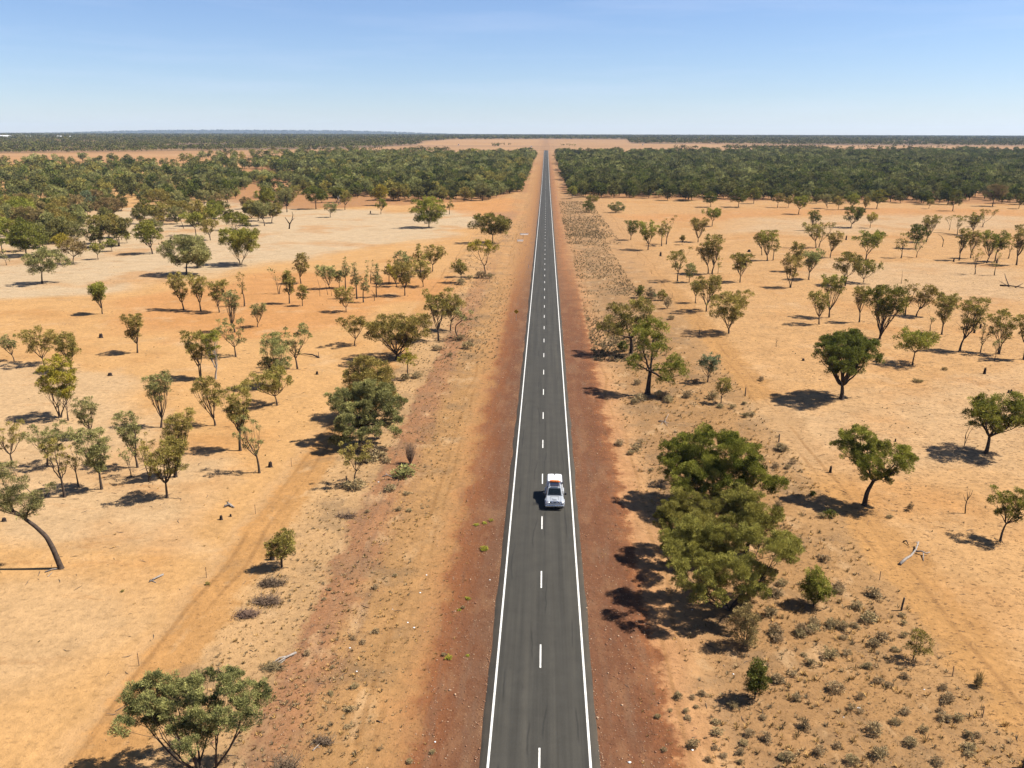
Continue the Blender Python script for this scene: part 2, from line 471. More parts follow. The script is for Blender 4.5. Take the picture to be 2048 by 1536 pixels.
    base = n.mix(n.math('MULTIPLY', n.attr('litter'), 0.7), base, (0.40, 0.185, 0.080))
    base = n.mix(n.math('MULTIPLY', n.attr('grey'), 0.75), base, (0.27, 0.165, 0.125))
    farplain = n.step(Y, 900.0, 1500.0)
    strip = n.noise(n.scale_vec(pos, (0.0012, 0.010, 0)), 1.0, 4.0, 0.6)
    fcol = n.ramp(strip, [(0.3, (0.35, 0.205, 0.105)), (0.5, (0.46, 0.262, 0.125)), (0.7, (0.53, 0.335, 0.175))])
    base = n.mix(n.math('MULTIPLY', farplain, 0.75), base, fcol)
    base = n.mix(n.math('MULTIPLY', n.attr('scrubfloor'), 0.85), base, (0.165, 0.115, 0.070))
    fw_ = n.math('MULTIPLY', n.step(Y, 3300.0, 4600.0), 0.8)
    base = n.mix(fw_, base, (0.075, 0.080, 0.055))
    base = n.mix(n.math('MULTIPLY', n.step(Y, 9000.0, 11500.0), 0.9), base, (0.060, 0.068, 0.055))
    # wheel tracks beside both fences and on the pale strip next to the gravel
    for xc in (-30.4, -28.6, -11.9, -10.6, 10.9, 12.1, 34.2, 35.8):
        xx = n.math('ADD', n.math('ADD', X, n.math('MULTIPLY_ADD', n.noise(n.scale_vec(pos, (0, 1, 0)), 0.03, 2.0), 4.0)), -2.0 - xc)
        g = n.math('SUBTRACT', 1.0, n.step(n.math('ABSOLUTE', xx), 0.08, 0.38))
        g = n.math('MULTIPLY', g, n.step(n_long, 0.42, 0.6))
        base = n.mix(n.math('MULTIPLY', g, 0.55), base, (0.34, 0.17, 0.06))
    # mottling, specks of litter, grit
    k = n.math('MULTIPLY_ADD', n_mid, 0.50); k.node.inputs[2].default_value = 0.75
    k2 = n.math('MULTIPLY_ADD', n_fine, 0.75); k2.node.inputs[2].default_value = 0.62
    base = n.mix(1.0, base, n.mix(1.0, k, k2, 'MULTIPLY'), 'MULTIPLY')
    sp = n.step(n.noise(n.scale_vec(pos, (1.0, 1.6, 1)), 1.7, 4.0, 0.7), 0.56, 0.65)
    right = n.step(X, 20.0, 40.0); left = n.step(n.math('MULTIPLY', X, -1.0), 26.0, 34.0)
    amt = n.math('SUBTRACT', n.math('MULTIPLY_ADD', right, 0.40), n.math('MULTIPLY', left, 0.20))
    amt.node.inputs[0].node.inputs[2].default_value = 0.34
    amt = n.math('MULTIPLY', amt, n.step(ax, 5.0, 9.0))
    base = n.mix(n.math('MULTIPLY', sp, amt), base, (0.155, 0.080, 0.035))
    vein = n.math('ABSOLUTE', n.math('SUBTRACT', n.noise(n.scale_vec(pos, (1.0, 1.3, 1)), 0.85, 4.0, 0.65), 0.5))
    vein = n.math('SUBTRACT', 1.0, n.step(vein, 0.006, 0.028))
    vein = n.math('MULTIPLY', n.math('MULTIPLY', vein, n.step(n.noise(pos, 0.5, 3.0, 0.6), 0.46, 0.60)), n.math('MULTIPLY_ADD', right, 0.42))
    vein.node.inputs[1].links[0].from_node.inputs[2].default_value = 0.16
    base = n.mix(n.math('MULTIPLY', vein, n.step(ax, 8.0, 12.0)), base, (0.20, 0.105, 0.045))
    peb = n.step(n.noise(pos, 5.0, 2.0, 0.5), 0.64, 0.74)
    gravel = n.math('SUBTRACT', 1.0, n.step(ax, 7.0, 12.0))
    gb = n.math('MULTIPLY', n.step(n.math('MULTIPLY', X, -1.0), 14.0, 16.0), n.math('SUBTRACT', 1.0, n.step(n.math('MULTIPLY', X, -1.0), 20.0, 21.5)))
    gravel = n.math('MAXIMUM', gravel, gb)
    base = n.mix(n.math('MULTIPLY', n.math('MULTIPLY', peb, gravel), 0.75), base, (0.50, 0.27, 0.135))
    mot = n.math('MULTIPLY', n.step(n.noise(n.scale_vec(pos, (1.0, 0.30, 1)), 0.45, 5.0, 0.65), 0.48, 0.66), gravel)
    base = n.mix(n.math('MULTIPLY', mot, 0.38), base, (0.37, 0.20, 0.10))
    mot2 = n.math('MULTIPLY', n.step(n.noise(n.scale_vec(pos, (1.4, 0.16, 1)), 0.8, 4.0, 0.6), 0.50, 0.66), gravel)
    base = n.mix(n.math('MULTIPLY', mot2, 0.4), base, (0.215, 0.125, 0.075))
    drk = n.step(n.noise(pos, 3.6, 3.0, 0.6), 0.58, 0.70)
    base = n.mix(n.math('MULTIPLY', n.math('MULTIPLY', drk, gravel), 0.75), base, (0.115, 0.042, 0.020))
    base = n.mix(1.0, base, (0.440, 0.443, 0.450), 'MULTIPLY')
    b = n.node('ShaderNodeBsdfPrincipled'); b.inputs['Roughness'].default_value = 0.95; b.inputs['Specular IOR Level'].default_value = 0.08
    t.links.new(base, b.inputs['Base Color'])
    bump = n.node('ShaderNodeBump'); bump.inputs['Strength'].default_value = 0.55; bump.inputs['Distance'].default_value = 0.25
    hgt = n.math('ADD', n.math('MULTIPLY', n_fine, 1.0), n.math('MULTIPLY', n_grit, 0.25))
    t.links.new(hgt, bump.inputs['Height']); t.links.new(bump.outputs[0], b.inputs['Normal'])
    o = n.node('ShaderNodeOutputMaterial'); t.links.new(b.outputs[0], o.inputs[0])
    return m
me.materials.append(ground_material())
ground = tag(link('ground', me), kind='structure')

# ------------------------------------------------------------------ road
ROAD_END = 1640.0
ry = np.concatenate([np.arange(-60, 200, 0.9), np.arange(200, 400, 2.0), np.geomspace(400, ROAD_END, 90)])
rng = np.random.RandomState(3)
def rough(n_, a): 
    r = rng.normal(0, a, n_); return np.convolve(np.pad(r, 2, mode='edge'), [0.15, 0.2, 0.3, 0.2, 0.15], 'valid')
lx = -3.98 + rough(len(ry), 0.11); rx = 3.95 + rough(len(ry), 0.11)
cols = [lx, np.full(len(ry), -3.2), np.full(len(ry), 0.0), np.full(len(ry), 3.2), rx]
V = []
zz = base_z(ry)
for k, c in enumerate(cols):
    V.append(np.stack([c, ry, zz + (0.03 if k in (0, 4) else 0.07 if k != 2 else 0.10)], -1))
# skirt so that the seal reads as a slab with an edge
V.insert(0, np.stack([lx - 0.05, ry, zz - 0.03], -1)); V.append(np.stack([rx + 0.05, ry, zz - 0.03], -1))
V = np.stack(V, 1); m_, c_ = V.shape[:2]
ii = np.arange(m_ * c_).reshape(m_, c_)
q = np.stack([ii[:-1, :-1], ii[:-1, 1:], ii[1:, 1:], ii[1:, :-1]], -1).reshape(-1, 4)

def asphalt():
    m, t = new_mat('asphalt'); n = N(t)
    geo = n.node('ShaderNodeNewGeometry'); pos = geo.outputs['Position']
    sx = n.node('ShaderNodeSeparateXYZ'); t.links.new(pos, sx.inputs[0]); X, Y = sx.outputs['X'], sx.outputs['Y']
    st = n.noise(n.scale_vec(pos, (2.2, 0.035, 1)), 1.0, 4.0, 0.6)
    cl = n.noise(pos, 0.6, 4.0, 0.6); gr = n.noise(pos, 14.0, 2.0, 0.6)
    base = n.ramp(st, [(0.28, (0.075, 0.067, 0.056)), (0.5, (0.095, 0.086, 0.072)), (0.72, (0.122, 0.108, 0.088))])
    # browner, paler wheel paths and dusty margins
    ax = n.math('ABSOLUTE', X)
    dust = n.step(ax, 3.1, 4.0)
    base = n.mix(n.math('MULTIPLY', dust, n.math('MULTIPLY', cl, 0.55)), base, (0.20, 0.135, 0.085))
    for xc, s in ((-2.5, 0.5), (-1.0, 0.45), (1.0, 0.5), (2.5, 0.5)):
        d = n.math('SUBTRACT', 1.0, n.step(n.math('ABSOLUTE', n.math('ADD', X, -xc)), 0.1, 0.62))
        base = n.mix(n.math('MULTIPLY', d, n.math('MULTIPLY', st, s)), base, (0.145, 0.128, 0.104))
    # dark meandering crack seals
    for xc, sc_, amp in ((-0.75, 0.05, 2.2), (-2.75, 0.065, 1.6), (2.6, 0.045, 1.4), (0.35, 0.08, 1.5)):
        wv = n.math('MULTIPLY_ADD', n.noise(n.scale_vec(pos, (0, 1, 0)), sc_, 4.0, 0.6), amp); wv.node.inputs[2].default_value = -amp / 2 - xc
        d = n.math('ABSOLUTE', n.math('ADD', X, wv))
        on = n.step(n.noise(n.scale_vec(pos, (0.02, 1, 0)), 0.055 + sc_ * 0.5, 2.0), 0.50, 0.58)
        g = n.math('MULTIPLY', n.math('SUBTRACT', 1.0, n.step(d, 0.03, 0.10)), on)
        base = n.mix(n.math('MULTIPLY', g, 0.55), base, (0.045, 0.042, 0.038))
    # patches, oil stains, tiny pale chips
    pt = n.step(n.noise(n.scale_vec(pos, (1, 0.35, 1)), 0.5, 5.0, 0.7), 0.60, 0.72)
    base = n.mix(n.math('MULTIPLY', pt, 0.35), base, (0.055, 0.05, 0.044))
    k = n.math('MULTIPLY_ADD', gr, 0.6); k.node.inputs[2].default_value = 0.70
    base = n.mix(1.0, base, n.mix(1.0, k, k, 'MIX'), 'MULTIPLY')
    k3 = n.math('MULTIPLY_ADD', cl, 0.5); k3.node.inputs[2].default_value = 0.75
    base = n.mix(1.0, base, n.mix(1.0, k3, k3, 'MIX'), 'MULTIPLY')
    base = n.mix(1.0, base, (0.335, 0.343, 0.338), 'MULTIPLY')
    b = n.node('ShaderNodeBsdfPrincipled'); b.inputs['Roughness'].default_value = 0.85; b.inputs['Specular IOR Level'].default_value = 0.15
    t.links.new(base, b.inputs['Base Color'])
    bump = n.node('ShaderNodeBump'); bump.inputs['Strength'].default_value = 0.25; bump.inputs['Distance'].default_value = 0.03
    t.links.new(gr, bump.inputs['Height']); t.links.new(bump.outputs[0], b.inputs['Normal'])
    o = n.node('ShaderNodeOutputMaterial'); t.links.new(b.outputs[0], o.inputs[0])
    return m
road = tag(link('road', mesh_np('road', V.reshape(-1, 3), q, mats=[asphalt()])), kind='structure')

def paint():
    m, t = new_mat('road_paint'); n = N(t)
    pos = n.node('ShaderNodeNewGeometry').outputs['Position']
    w = n.noise(pos, 3.0, 5.0, 0.7)
    c = n.ramp(w, [(0.30, (0.24, 0.22, 0.20)), (0.45, (0.46, 0.445, 0.41)), (0.7, (0.52, 0.505, 0.475))])
    b = n.node('ShaderNodeBsdfPrincipled'); b.inputs['Roughness'].default_value = 0.6
    t.links.new(c, b.inputs['Base Color'])
    o = n.node('ShaderNodeOutputMaterial'); t.links.new(b.outputs[0], o.inputs[0])
    return m
PAINT = paint()
def road_z(x, y):
    a = abs(x)
    h = 0.10 - 0.03 * min(a / 3.2, 1) if a <= 3.2 else 0.07 - 0.04 * (a - 3.2) / 0.77
    return float(np.interp(y, ry, zz)) + h
def strip(name, x0, x1, ya):
    VV, Q = [], []
    for seg in ya:
        s0 = len(VV)
        for y in seg:
            VV.append((x0, y, road_z(x0, y) + 0.008)); VV.append((x1, y, road_z(x1, y) + 0.008))
        for i in range(len(seg) - 1):
            a = s0 + 2 * i; Q.append((a, a + 1, a + 3, a + 2))
    link(name, mesh_np(name, np.array(VV), np.array(Q), mats=[PAINT]), road)
strip('edge_line', -3.47, -3.31, [ry]); strip('edge_line', 3.31, 3.47, [ry])
Y0 = G(1079.0, 1337.6)[1]
segs = []
k = -8
while True:
    a = Y0 + 12.0 * k; k += 1
    if a > ROAD_END - 10: break
    b_ = a + 3.1
    if a > 400: segs.append(np.array([a, b_]))
    else: segs.append(np.array([a, (a + b_) / 2, b_]))
strip('centre_line', -0.065, 0.065, segs)
# ------------------------------------------------------------------ trees: generator
def bez(a, b, c, n):
    t = np.linspace(0, 1, n)[:, None]
    return (1 - t) ** 2 * a + 2 * t * (1 - t) * b + t * t * c

def leaves(centers, radii, L, cov, r, tints, flat=0.75, droop=0.0):
    """many small leaf sprays in every clump: tufts sit towards the outside and top, leaves fan out of the tufts"""
    VV, TT = [], []
    for c, rc, ti in zip(centers, radii, tints):
        nt_ = max(3, int(round(5 + 7 * min(rc / (L * 4), 3.2))))
        d = r.normal(size=(nt_, 3)); d[:, 2] += 0.35
        d /= np.linalg.norm(d, axis=1, keepdims=True)
        tc_ = c + d * np.array([1, 1, flat]) * rc * (0.30 + 0.58 * r.rand(nt_, 1))
        ln = int(max(12, cov * math.pi * rc * rc / (0.20 * L * L)))
        per = np.full(nt_, ln // nt_ + 1)
        ids = np.repeat(np.arange(nt_), per)
        n_ = len(ids)
        tr_ = rc * (0.26 + 0.22 * r.rand(nt_)) * (10.0 / max(nt_, 10)) ** 0.5
        o = r.normal(size=(n_, 3)); o /= np.linalg.norm(o, axis=1, keepdims=True)
        pos = tc_[ids] + o * (tr_[ids] * r.rand(n_) ** 0.45)[:, None] * np.array([1, 1, flat])
        ax = o + d[ids] * 0.7 + r.normal(size=(n_, 3)) * 0.45; ax[:, 2] += 0.45 - droop
        ax /= np.linalg.norm(ax, axis=1, keepdims=True)
        nrm = o * 0.8 + d[ids] * 0.8 + np.array([0, 0, 0.35]) + r.normal(size=(n_, 3)) * 0.55
        sd = np.cross(ax, nrm); sd /= np.linalg.norm(sd, axis=1, keepdims=True) + 1e-9
        ll = L * (0.9 + 0.8 * r.rand(n_))[:, None]
        w = ll * 0.14
        VV.append(np.stack([pos, pos + ax * ll * 0.5 + sd * w, pos + ax * ll, pos + ax * ll * 0.5 - sd * w], 1).reshape(-1, 3))
        tt = np.clip(ti + 0.26 * r.normal(size=nt_)[ids] + 0.16 * r.normal(size=n_), 0, 1)
        TT.append(np.repeat(tt, 4))
    V = np.concatenate(VV); T = np.concatenate(TT)
    return V, np.arange(len(V)).reshape(-1, 4), T

PROF = {  # crown radius against height within the crown, and where the crown begins
    'V': (lambda t: 0.40 + 0.75 * t - 0.45 * np.maximum(0, t - 0.62) ** 1.2 * 2.2, 0.30),
    'R': (lambda t: np.sqrt(np.clip(1 - (1.9 * t - 0.85) ** 2, 0.05, 1)), 0.30),
    'U': (lambda t: 0.55 + 0.9 * t - 1.05 * np.maximum(0, t - 0.5) ** 1.1, 0.45),
    'B': (lambda t: np.sqrt(np.clip(1 - (1.75 * t - 0.62) ** 2, 0.08, 1)), 0.07),
    'T': (lambda t: 0.55 + 0.45 * np.sin(t * 5.0 + 0.7) - 0.25 * t, 0.32),
    'S': (lambda t: 0.50 + 0.55 * t - 0.3 * np.maximum(0, t - 0.7), 0.32),
}

def build_tree(seed, H, W, shape='V', off=(0, 0), L=0.2, lo=None, stems=1, cov=1.35, nclump=None, rc_k=0.145, thick=0.0175, clumps=None, trunk_path=None, fork=None, tint=(0.2, 0.9), flat=0.75, bare=0):
    r = np.random.RandomState(seed)
    prof, lo0 = PROF[shape]
    lo = lo0 if lo is None else lo
    R = W / 2
    if clumps is not None:
        C = np.array([c[:3] for c in clumps]); RC = np.array([c[3] for c in clumps])
    else:
        sparse = shape == 'S'
        rc0 = max(rc_k * (W * 0.65 + H * 0.35 * (1 - lo)), 0.25) * (0.74 if sparse else 0.92)
        nclump = int(nclump * 1.3) if nclump else int({'S': 22, 'T': 18}.get(shape, 30) * (1 if not sparse else 1))
        C, RC = [], []
        tries = 0
        lob = 1 + 0.22 * np.sin(np.arange(4) + r.rand(4) * 6)
        ph = r.rand(2) * 6.28
        while len(C) < nclump and tries < 1500:
            tries += 1
            t = r.rand() ** 0.8; a = r.rand() * 2 * math.pi
            asym = 1 + 0.20 * math.sin(a * 2 + ph[0]) + 0.16 * math.sin(a * 3 + ph[1] + 3 * t)
            rr = (R - rc0 * 0.9) * float(prof(np.array(t))) * asym * math.sqrt(r.rand() * 0.9 + 0.1)
            rr = max(rr, 0)
            p = np.array([off[0] * (0.35 + 0.65 * t) + rr * math.cos(a), off[1] * t + rr * math.sin(a), H * lo + rc0 * 0.5 + t * (H * (1 - lo) - rc0 * 1.1)])
            rc = rc0 * (0.62 + 0.62 * r.rand())
            if all(np.linalg.norm((p - c) * np.array([1, 1, 1.25])) > 0.62 * (rc + q) * (1.12 if sparse else 0.92) for c, q in zip(C, RC)):
                C.append(p); RC.append(rc)
        C = np.array(C); RC = np.array(RC)
        # let the clumps reach the whole spread and height of the crown
        for ax_, (l_, h_) in ((0, (off[0] - R, off[0] + R)), (1, (off[1] - R * 0.95, off[1] + R * 0.95))):
            a_, b_ = (C[:, ax_] - RC).min(), (C[:, ax_] + RC).max()
            k_ = (h_ - l_ - 2 * RC.mean()) / max(b_ - a_ - 2 * RC.mean(), 0.2); k_ = min(max(k_, 0.7), 1.7)
            C[:, ax_] = (C[:, ax_] - (a_ + b_) / 2) * k_ + (l_ + h_) / 2
        C[:, 2] += H - (C[:, 2] + RC * flat * 0.9).max()
    # skeleton
    TV, TF = [], []; nv = 0
    def tube(P, Rr, n=5):
        nonlocal nv
        v, f = tube_np(np.array(P), np.array(Rr), n); TV.append(v); TF.append(f + nv); nv += len(v)
    cen = C.mean(0)
    fh = fork if fork is not None else {'V': 0.20, 'R': 0.26, 'U': 0.30, 'B': 0.05, 'T': 0.42, 'S': 0.24}[shape] * (0.8 + 0.5 * r.rand())
    r0 = H * thick
    nst = stems
    ang = np.arctan2(C[:, 1] - cen[1] * 0.6, C[:, 0] - cen[0] * 0.6)
    order = np.argsort(ang)
    groups_of = np.array_split(order, nst)
    for si, grp in enumerate(groups_of):
        if len(grp) == 0: continue
        gc = C[grp].mean(0)
        spread = 0.02 * H if nst > 1 else 0.0
        a0 = math.atan2(gc[1], gc[0])
        base = np.array([math.cos(a0) * spread * 1.2, math.sin(a0) * spread, -0.25])
        rs_ = r0 / math.sqrt(nst) * (1.1 if nst > 1 else 1.0)
        if trunk_path is not None and nst == 1:
            P = np.array([base] + [np.array(p) for p in trunk_path])
            # smooth
            t = np.linspace(0, len(P) - 1, 5 * len(P)); P = np.stack([np.interp(t, np.arange(len(P)), P[:, k]) for k in range(3)], 1)
            for _ in range(2): P[1:-1] = 0.25 * P[:-2] + 0.5 * P[1:-1] + 0.25 * P[2:]
            F = P[-1]
        else:
            F = np.array([gc[0] * 0.22 + base[0], gc[1] * 0.22 + base[1], fh * H]) + r.normal(0, 0.014 * H, 3)
            P = bez(base, np.array([base[0] * 1.2 + r.normal(0, 0.012 * H), base[1] + r.normal(0, 0.012 * H), fh * H * 0.55]), F, 7)
        tt = np.linspace(0, 1, len(P))
        Rr = rs_ * (1.25 - 0.5 * tt) ; Rr[0] *= 1.25; Rr[1] *= 1.08
        tube(P, Rr, 8)
        nl = max(1, min(len(grp), int(round(len(grp) / (4.5 if nst == 1 else 4.0)))))
        sub = np.array_split(np.array(sorted(grp, key=lambda k: math.atan2(C[k, 1] - gc[1], C[k, 0] - gc[0]))), nl)
        for sg in sub:
            if len(sg) == 0: continue
            lc = C[sg].mean(0); lc = lc + np.array([0, 0, -0.10 * H * (1 - lo)])
            mid = F + (lc - F) * np.array([0.62, 0.62, 0.42]) + r.normal(0, 0.02 * H, 3)
            LP = bez(F, mid, lc, 8)
            LP[1:-1] += r.normal(0, 0.006 * H, (6, 3))
            rl = rs_ * 0.66 * (1.0 if nl < 3 else 0.85)
            LR = np.linspace(rl, rl * 0.36, 8)
            tube(LP, LR, 6)
            for k in sg:
                s = 2 + r.randint(5)
                st = LP[s]; en = C[k] + np.array([0, 0, -0.25 * RC[k]])
                md = st + (en - st) * np.array([0.6, 0.6, 0.35]) + r.normal(0, 0.012 * H, 3)
                BP = bez(st, md, en, 5)
                rb = min(LR[s] * 0.6, rl * 0.5)
                tube(BP, np.linspace(rb, max(rb * 0.3, 0.008), 5), 5)
                for _ in range(3):
                    d = r.normal(size=3); d[2] = abs(d[2]) * 0.7 + 0.2; d /= np.linalg.norm(d)
                    tube([BP[3], BP[3] + d * RC[k] * 0.55 + np.array([0, 0, -0.05]), en + d * RC[k] * 0.85], [rb * 0.38, rb * 0.25, 0.006], 4)
    for _ in range(bare):
        a = r.rand() * 6.28; z = H * (0.3 + 0.5 * r.rand())
        st = np.array([cen[0] * 0.5, cen[1] * 0.5, z * 0.75]); en = st + np.array([math.cos(a) * R * 1.0, math.sin(a) * R, H * 0.18])
        tube(bez(st, (st + en) / 2 + np.array([0, 0, -0.06 * H]), en, 6), np.linspace(r0 * 0.3, 0.008, 6), 4)
    # foliage
    if len(C):
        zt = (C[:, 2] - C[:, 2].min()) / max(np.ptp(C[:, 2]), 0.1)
        ti = tint[0] + (tint[1] - tint[0]) * np.clip(0.12 + r.rand(len(C)) * 0.5 + 0.38 * zt, 0, 1)  # random leaf tint, plus higher clumps lightened to paint in sunlit crown tops
        LV, LF, LT = leaves(C, RC, L, cov, r, ti, flat)
    else:
        LV = None; LF = LT = None
    return np.concatenate(TV), np.concatenate(TF), LV, LF, LT

def place_tree(name, loc, geo, leaf, bark=None, label=None, cat='tree', group=None, rz=0.0):
    root = empty(name, loc, rz)
    tag(root, label, cat, group)
    TV, TF, LV, LF, LT = geo
    link('trunk', mesh_np('trunk', TV, TF, mats=[bark or BARK], smooth=True), root)
    if LV is not None:
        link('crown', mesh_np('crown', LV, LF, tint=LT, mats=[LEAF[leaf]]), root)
    return root

def solve_size(bx, by, top, xl, xr, shape, lo):
    g = G(bx, by)
    c = float((g - CAM) @ fw); s = F_PX / c
    W = (xr - xl) / s
    lo = PROF[shape][1] if lo is None else lo
    th = math.asin(min(0.99, (CAM[2] - g[2]) / np.linalg.norm(g - CAM)))
    target = (by - top) / s
    a, b = 0.3, 30.0
    for _ in range(40):
        H = (a + b) / 2
        wide = {'V': 0.72, 'U': 0.70, 'R': 0.52, 'B': 0.45, 'T': 0.6, 'S': 0.72}[shape]
        hc = H * (lo + (1 - lo) * wide); hz = H - hc
        v = hc * math.cos(th) + math.sqrt((hz * math.cos(th)) ** 2 + (0.42 * W * math.sin(th)) ** 2)
        if v > target: b = H
        else: a = H
    return g, c, s, W, H, ((xl + xr) / 2 - bx) / s, lo

KIND = {'V': 'acacia_tree', 'R': 'round_tree', 'U': 'umbrella_tree', 'B': 'bushy_tree', 'T': 'slender_tree', 'S': 'sparse_tree'}
occupied = []
def T_(bx, by, top, xl, xr, shape, leaf, label, lo=None, name=None, **kw):
    g, c, s, W, H, offx, lo = solve_size(bx, by, top, xl, xr, shape, lo)
    L = min(0.44, max(0.10, c * 0.0016))
    if 'clumps_px' in kw:
        cp = kw.pop('clumps_px'); dyr = kw.pop('dyr', W * 0.36); rk = kw.pop('rk', 1.15)
        ys_ = np.array([q[1] for q in cp]); lo_y, hi_y = ys_.max(), ys_.min()
        r_ = np.random.RandomState(int(bx))
        th = math.asin((CAM[2] - g[2]) / np.linalg.norm(g - CAM))
        cl = []
        for q in cp:
            x, y, rp = q[:3]; rp *= rk
            v = (lo_y - y) / max(lo_y - hi_y, 1) * 2 - 1
            dy = (q[3] if len(q) > 3 else (v * 0.75 + r_.normal(0, 0.25)) * dyr)
            vert = ((by - y) / s - dy * math.sin(th)) / math.cos(th)
            vert = max(vert, rp / s * 0.8)
            cc = s * (c / (c + dy * math.cos(th) - vert * math.sin(th)))
            cl.append(((x - bx) / cc, dy, vert, rp / s))
        kw['clumps'] = cl
    if 'path_px' in kw:
        pp = kw.pop('path_px'); th = math.asin((CAM[2] - g[2]) / np.linalg.norm(g - CAM))
        kw['trunk_path'] = [((x - bx) / s, 0.0, (by - y) / s / math.cos(th)) for x, y in pp]
    bark = kw.pop('bark', None)
    cat = kw.pop('cat', 'tree'); grp = kw.pop('group', None)
    geo = build_tree(int(bx * 7 + by * 13), H, W, shape, off=(offx, 0), L=L, lo=lo, **kw)
    occupied.append((g[0], g[1], W))
    return place_tree(name or KIND[shape], tuple(g), geo, leaf, bark, label, cat, grp)

def dead_tree(bx, by, branches, label, r0=0.16, mat=None, name='dead_tree', cat='dead tree'):
    """bare trunk and branches, each a chain of pixel points in the plane of the tree"""
    g = G(bx, by); c = float((g - CAM) @ fw); s = F_PX / c
    th = math.asin((CAM[2] - g[2]) / np.linalg.norm(g - CAM))
    r = np.random.RandomState(int(bx))
    b = MB()
    for ch in branches:
        w0 = ch[0]; pts = [((x - bx) / s, r.normal(0, 0.12), (by - y) / s / math.cos(th) - (0.15 if i == 0 and y >= by else 0)) for i, (x, y) in enumerate(ch[1:])]
        b.tube(pts, np.linspace(r0 * w0, r0 * w0 * 0.35, len(pts)), 6)
    o = b.build(name, mat or BARK, smooth=True, loc=tuple(g))
    return tag(o, label, cat)
# ------------------------------------------------------------------ trees one can point at, left of the road
T_(412, 1556, 1352, 259, 540, 'U', 'grey', 'broad grey-green tree with several dark trunks at the bottom edge of the photo', lo=0.48, stems=3, cov=2.0, fork=0.16, thick=0.03, rk=1.25, dyr=3.0, tint=(0.05, 0.72), name='spreading_tree',
   clumps_px=[(273, 1394, 21), (269, 1411, 21), (297, 1387, 21), (312, 1378, 21), (346, 1382, 21), (317, 1406, 21), (292, 1426, 21), (302, 1448, 21), (336, 1421, 21), (358, 1406, 21), (370, 1384, 21), (400, 1365, 21), (385, 1392, 21), (419, 1382, 21), (436, 1362, 21), (414, 1411, 21), (463, 1367, 21), (480, 1382, 21), (505, 1392, 21), (519, 1387, 21), (522, 1406, 21), (512, 1423, 21), (468, 1401, 21), (448, 1421, 21), (480, 1443, 21), (431, 1438, 21), (419, 1467, 21), (444, 1475, 21), (407, 1450, 21), (370, 1431, 21), (351, 1445, 21), (322, 1450, 21), (290, 1463, 21), (524, 1443, 21), (500, 1453, 21), (431, 1494, 21), (385, 1463, 21), (488, 1416, 21), (458, 1455, 21), (336, 1392, 21), (280, 1443, 21), (385, 1416, 21)])
T_(123, 1135, 926, 0, 122, 'S', 'grey', 'tall leaning tree with a long bent bare trunk and thin crown',
   path_px=[(113, 1098), (103, 1072), (84, 1052), (66, 1038)], clumps_px=[(20, 945, 14), (60, 968, 13), (75, 1000, 14), (38, 1005, 14), (110, 1010, 14), (22, 1000, 15), (8, 985, 12), (32, 960, 16), (30, 935, 10), (45, 985, 14), (62, 985, 15), (50, 1012, 13), (92, 1008, 16), (108, 990, 12), (80, 1030, 11), (102, 1022, 10), (18, 1018, 10), (114, 975, 9), (5, 1012, 9)], cov=1.2, dyr=1.6, thick=0.020, rk=1.35, name='leaning_tree')
T_(720, 888, 758, 660, 816, 'R', 'grey', 'biggest grey-green tree left of the road, two dark trunks, low side branches', stems=2, cov=2.4, thick=0.028, rk=1.45, name='spreading_tree',
   clumps_px=[(700, 800, 17), (725, 785, 18), (750, 790, 17), (775, 795, 16), (795, 800, 13), (680, 790, 14), (710, 775, 15), (740, 770, 14), (765, 775, 14), (715, 820, 18), (740, 815, 18), (765, 820, 15), (700, 840, 15), (725, 845, 17), (750, 845, 16), (690, 860, 13), (710, 865, 13), (740, 868, 14), (760, 862, 11), (788, 825, 13), (775, 842, 11), (800, 838, 10), (806, 860, 10), (672, 805, 13), (664, 800, 6), (668, 818, 5), (690, 820, 13), (783, 810, 12), (655, 790, 5), (680, 880, 11), (695, 880, 11)])
T_(738, 838, 708, 674, 806, 'B', 'olive', 'dense bushy olive tree just behind the biggest grey-green tree left of the road', stems=3, nclump=34, rc_k=0.15, lo=0.15)
T_(709.5, 967, 884, 681, 747, 'U', 'olive', 'small umbrella-shaped tree in front of the biggest grey-green tree left of the road', lo=0.5, nclump=16)
T_(794, 717, 622, 727, 866, 'V', 'olive', 'wide dark olive tree with spreading limbs in the left verge row', nclump=30, stems=2, lo=0.28, fork=0.12, thick=0.035, tint=(0.05, 0.75))
T_(816, 757, 697, 795, 836, 'T', 'yellow', 'slim yellow-green young tree at the foot of the wide dark olive tree', lo=0.45)
T_(877, 682, 578, 843, 908, 'V', 'olive', 'tallest slim-trunked tree of the trio beside the left verge, standing on the left', lo=0.42)
T_(901, 662, 592, 882, 934, 'R', 'olive', 'middle tree of the trio beside the left verge', lo=0.4)
T_(919, 678, 616, 908, 956, 'S', 'grey', 'crooked leaning tree, nearest the road in the left verge trio', lo=0.45, path_px=[(911, 662), (912, 650), (925, 640)], nclump=11)
T_(709.5, 690, 631, 679, 740, 'U', 'olive', 'flat-topped tree alone on orange sand beside the left verge row', lo=0.42, nclump=20)
T_(971.6, 554, 479, 936, 1001, 'S', 'yellow', 'thin forked tree with two separate yellow-green tufts, nearest the road on the left', clumps_px=[(948, 493, 11), (940, 497, 7), (975, 488, 10), (983, 497, 9), (993, 495, 6), (974, 504, 8), (962, 500, 5), (955, 487, 8)], dyr=1.0, fork=0.3)
T_(923, 565, 520, 901, 939, 'R', 'olive', 'small rounded tree standing in a grey bush near the left verge', lo=0.3)
T_(985, 486, 425, 936, 1026, 'R', 'olive', 'broad dark tree with a rounded double crown close to the left side of the road', nclump=30, stems=2, tint=(0.0, 0.6))
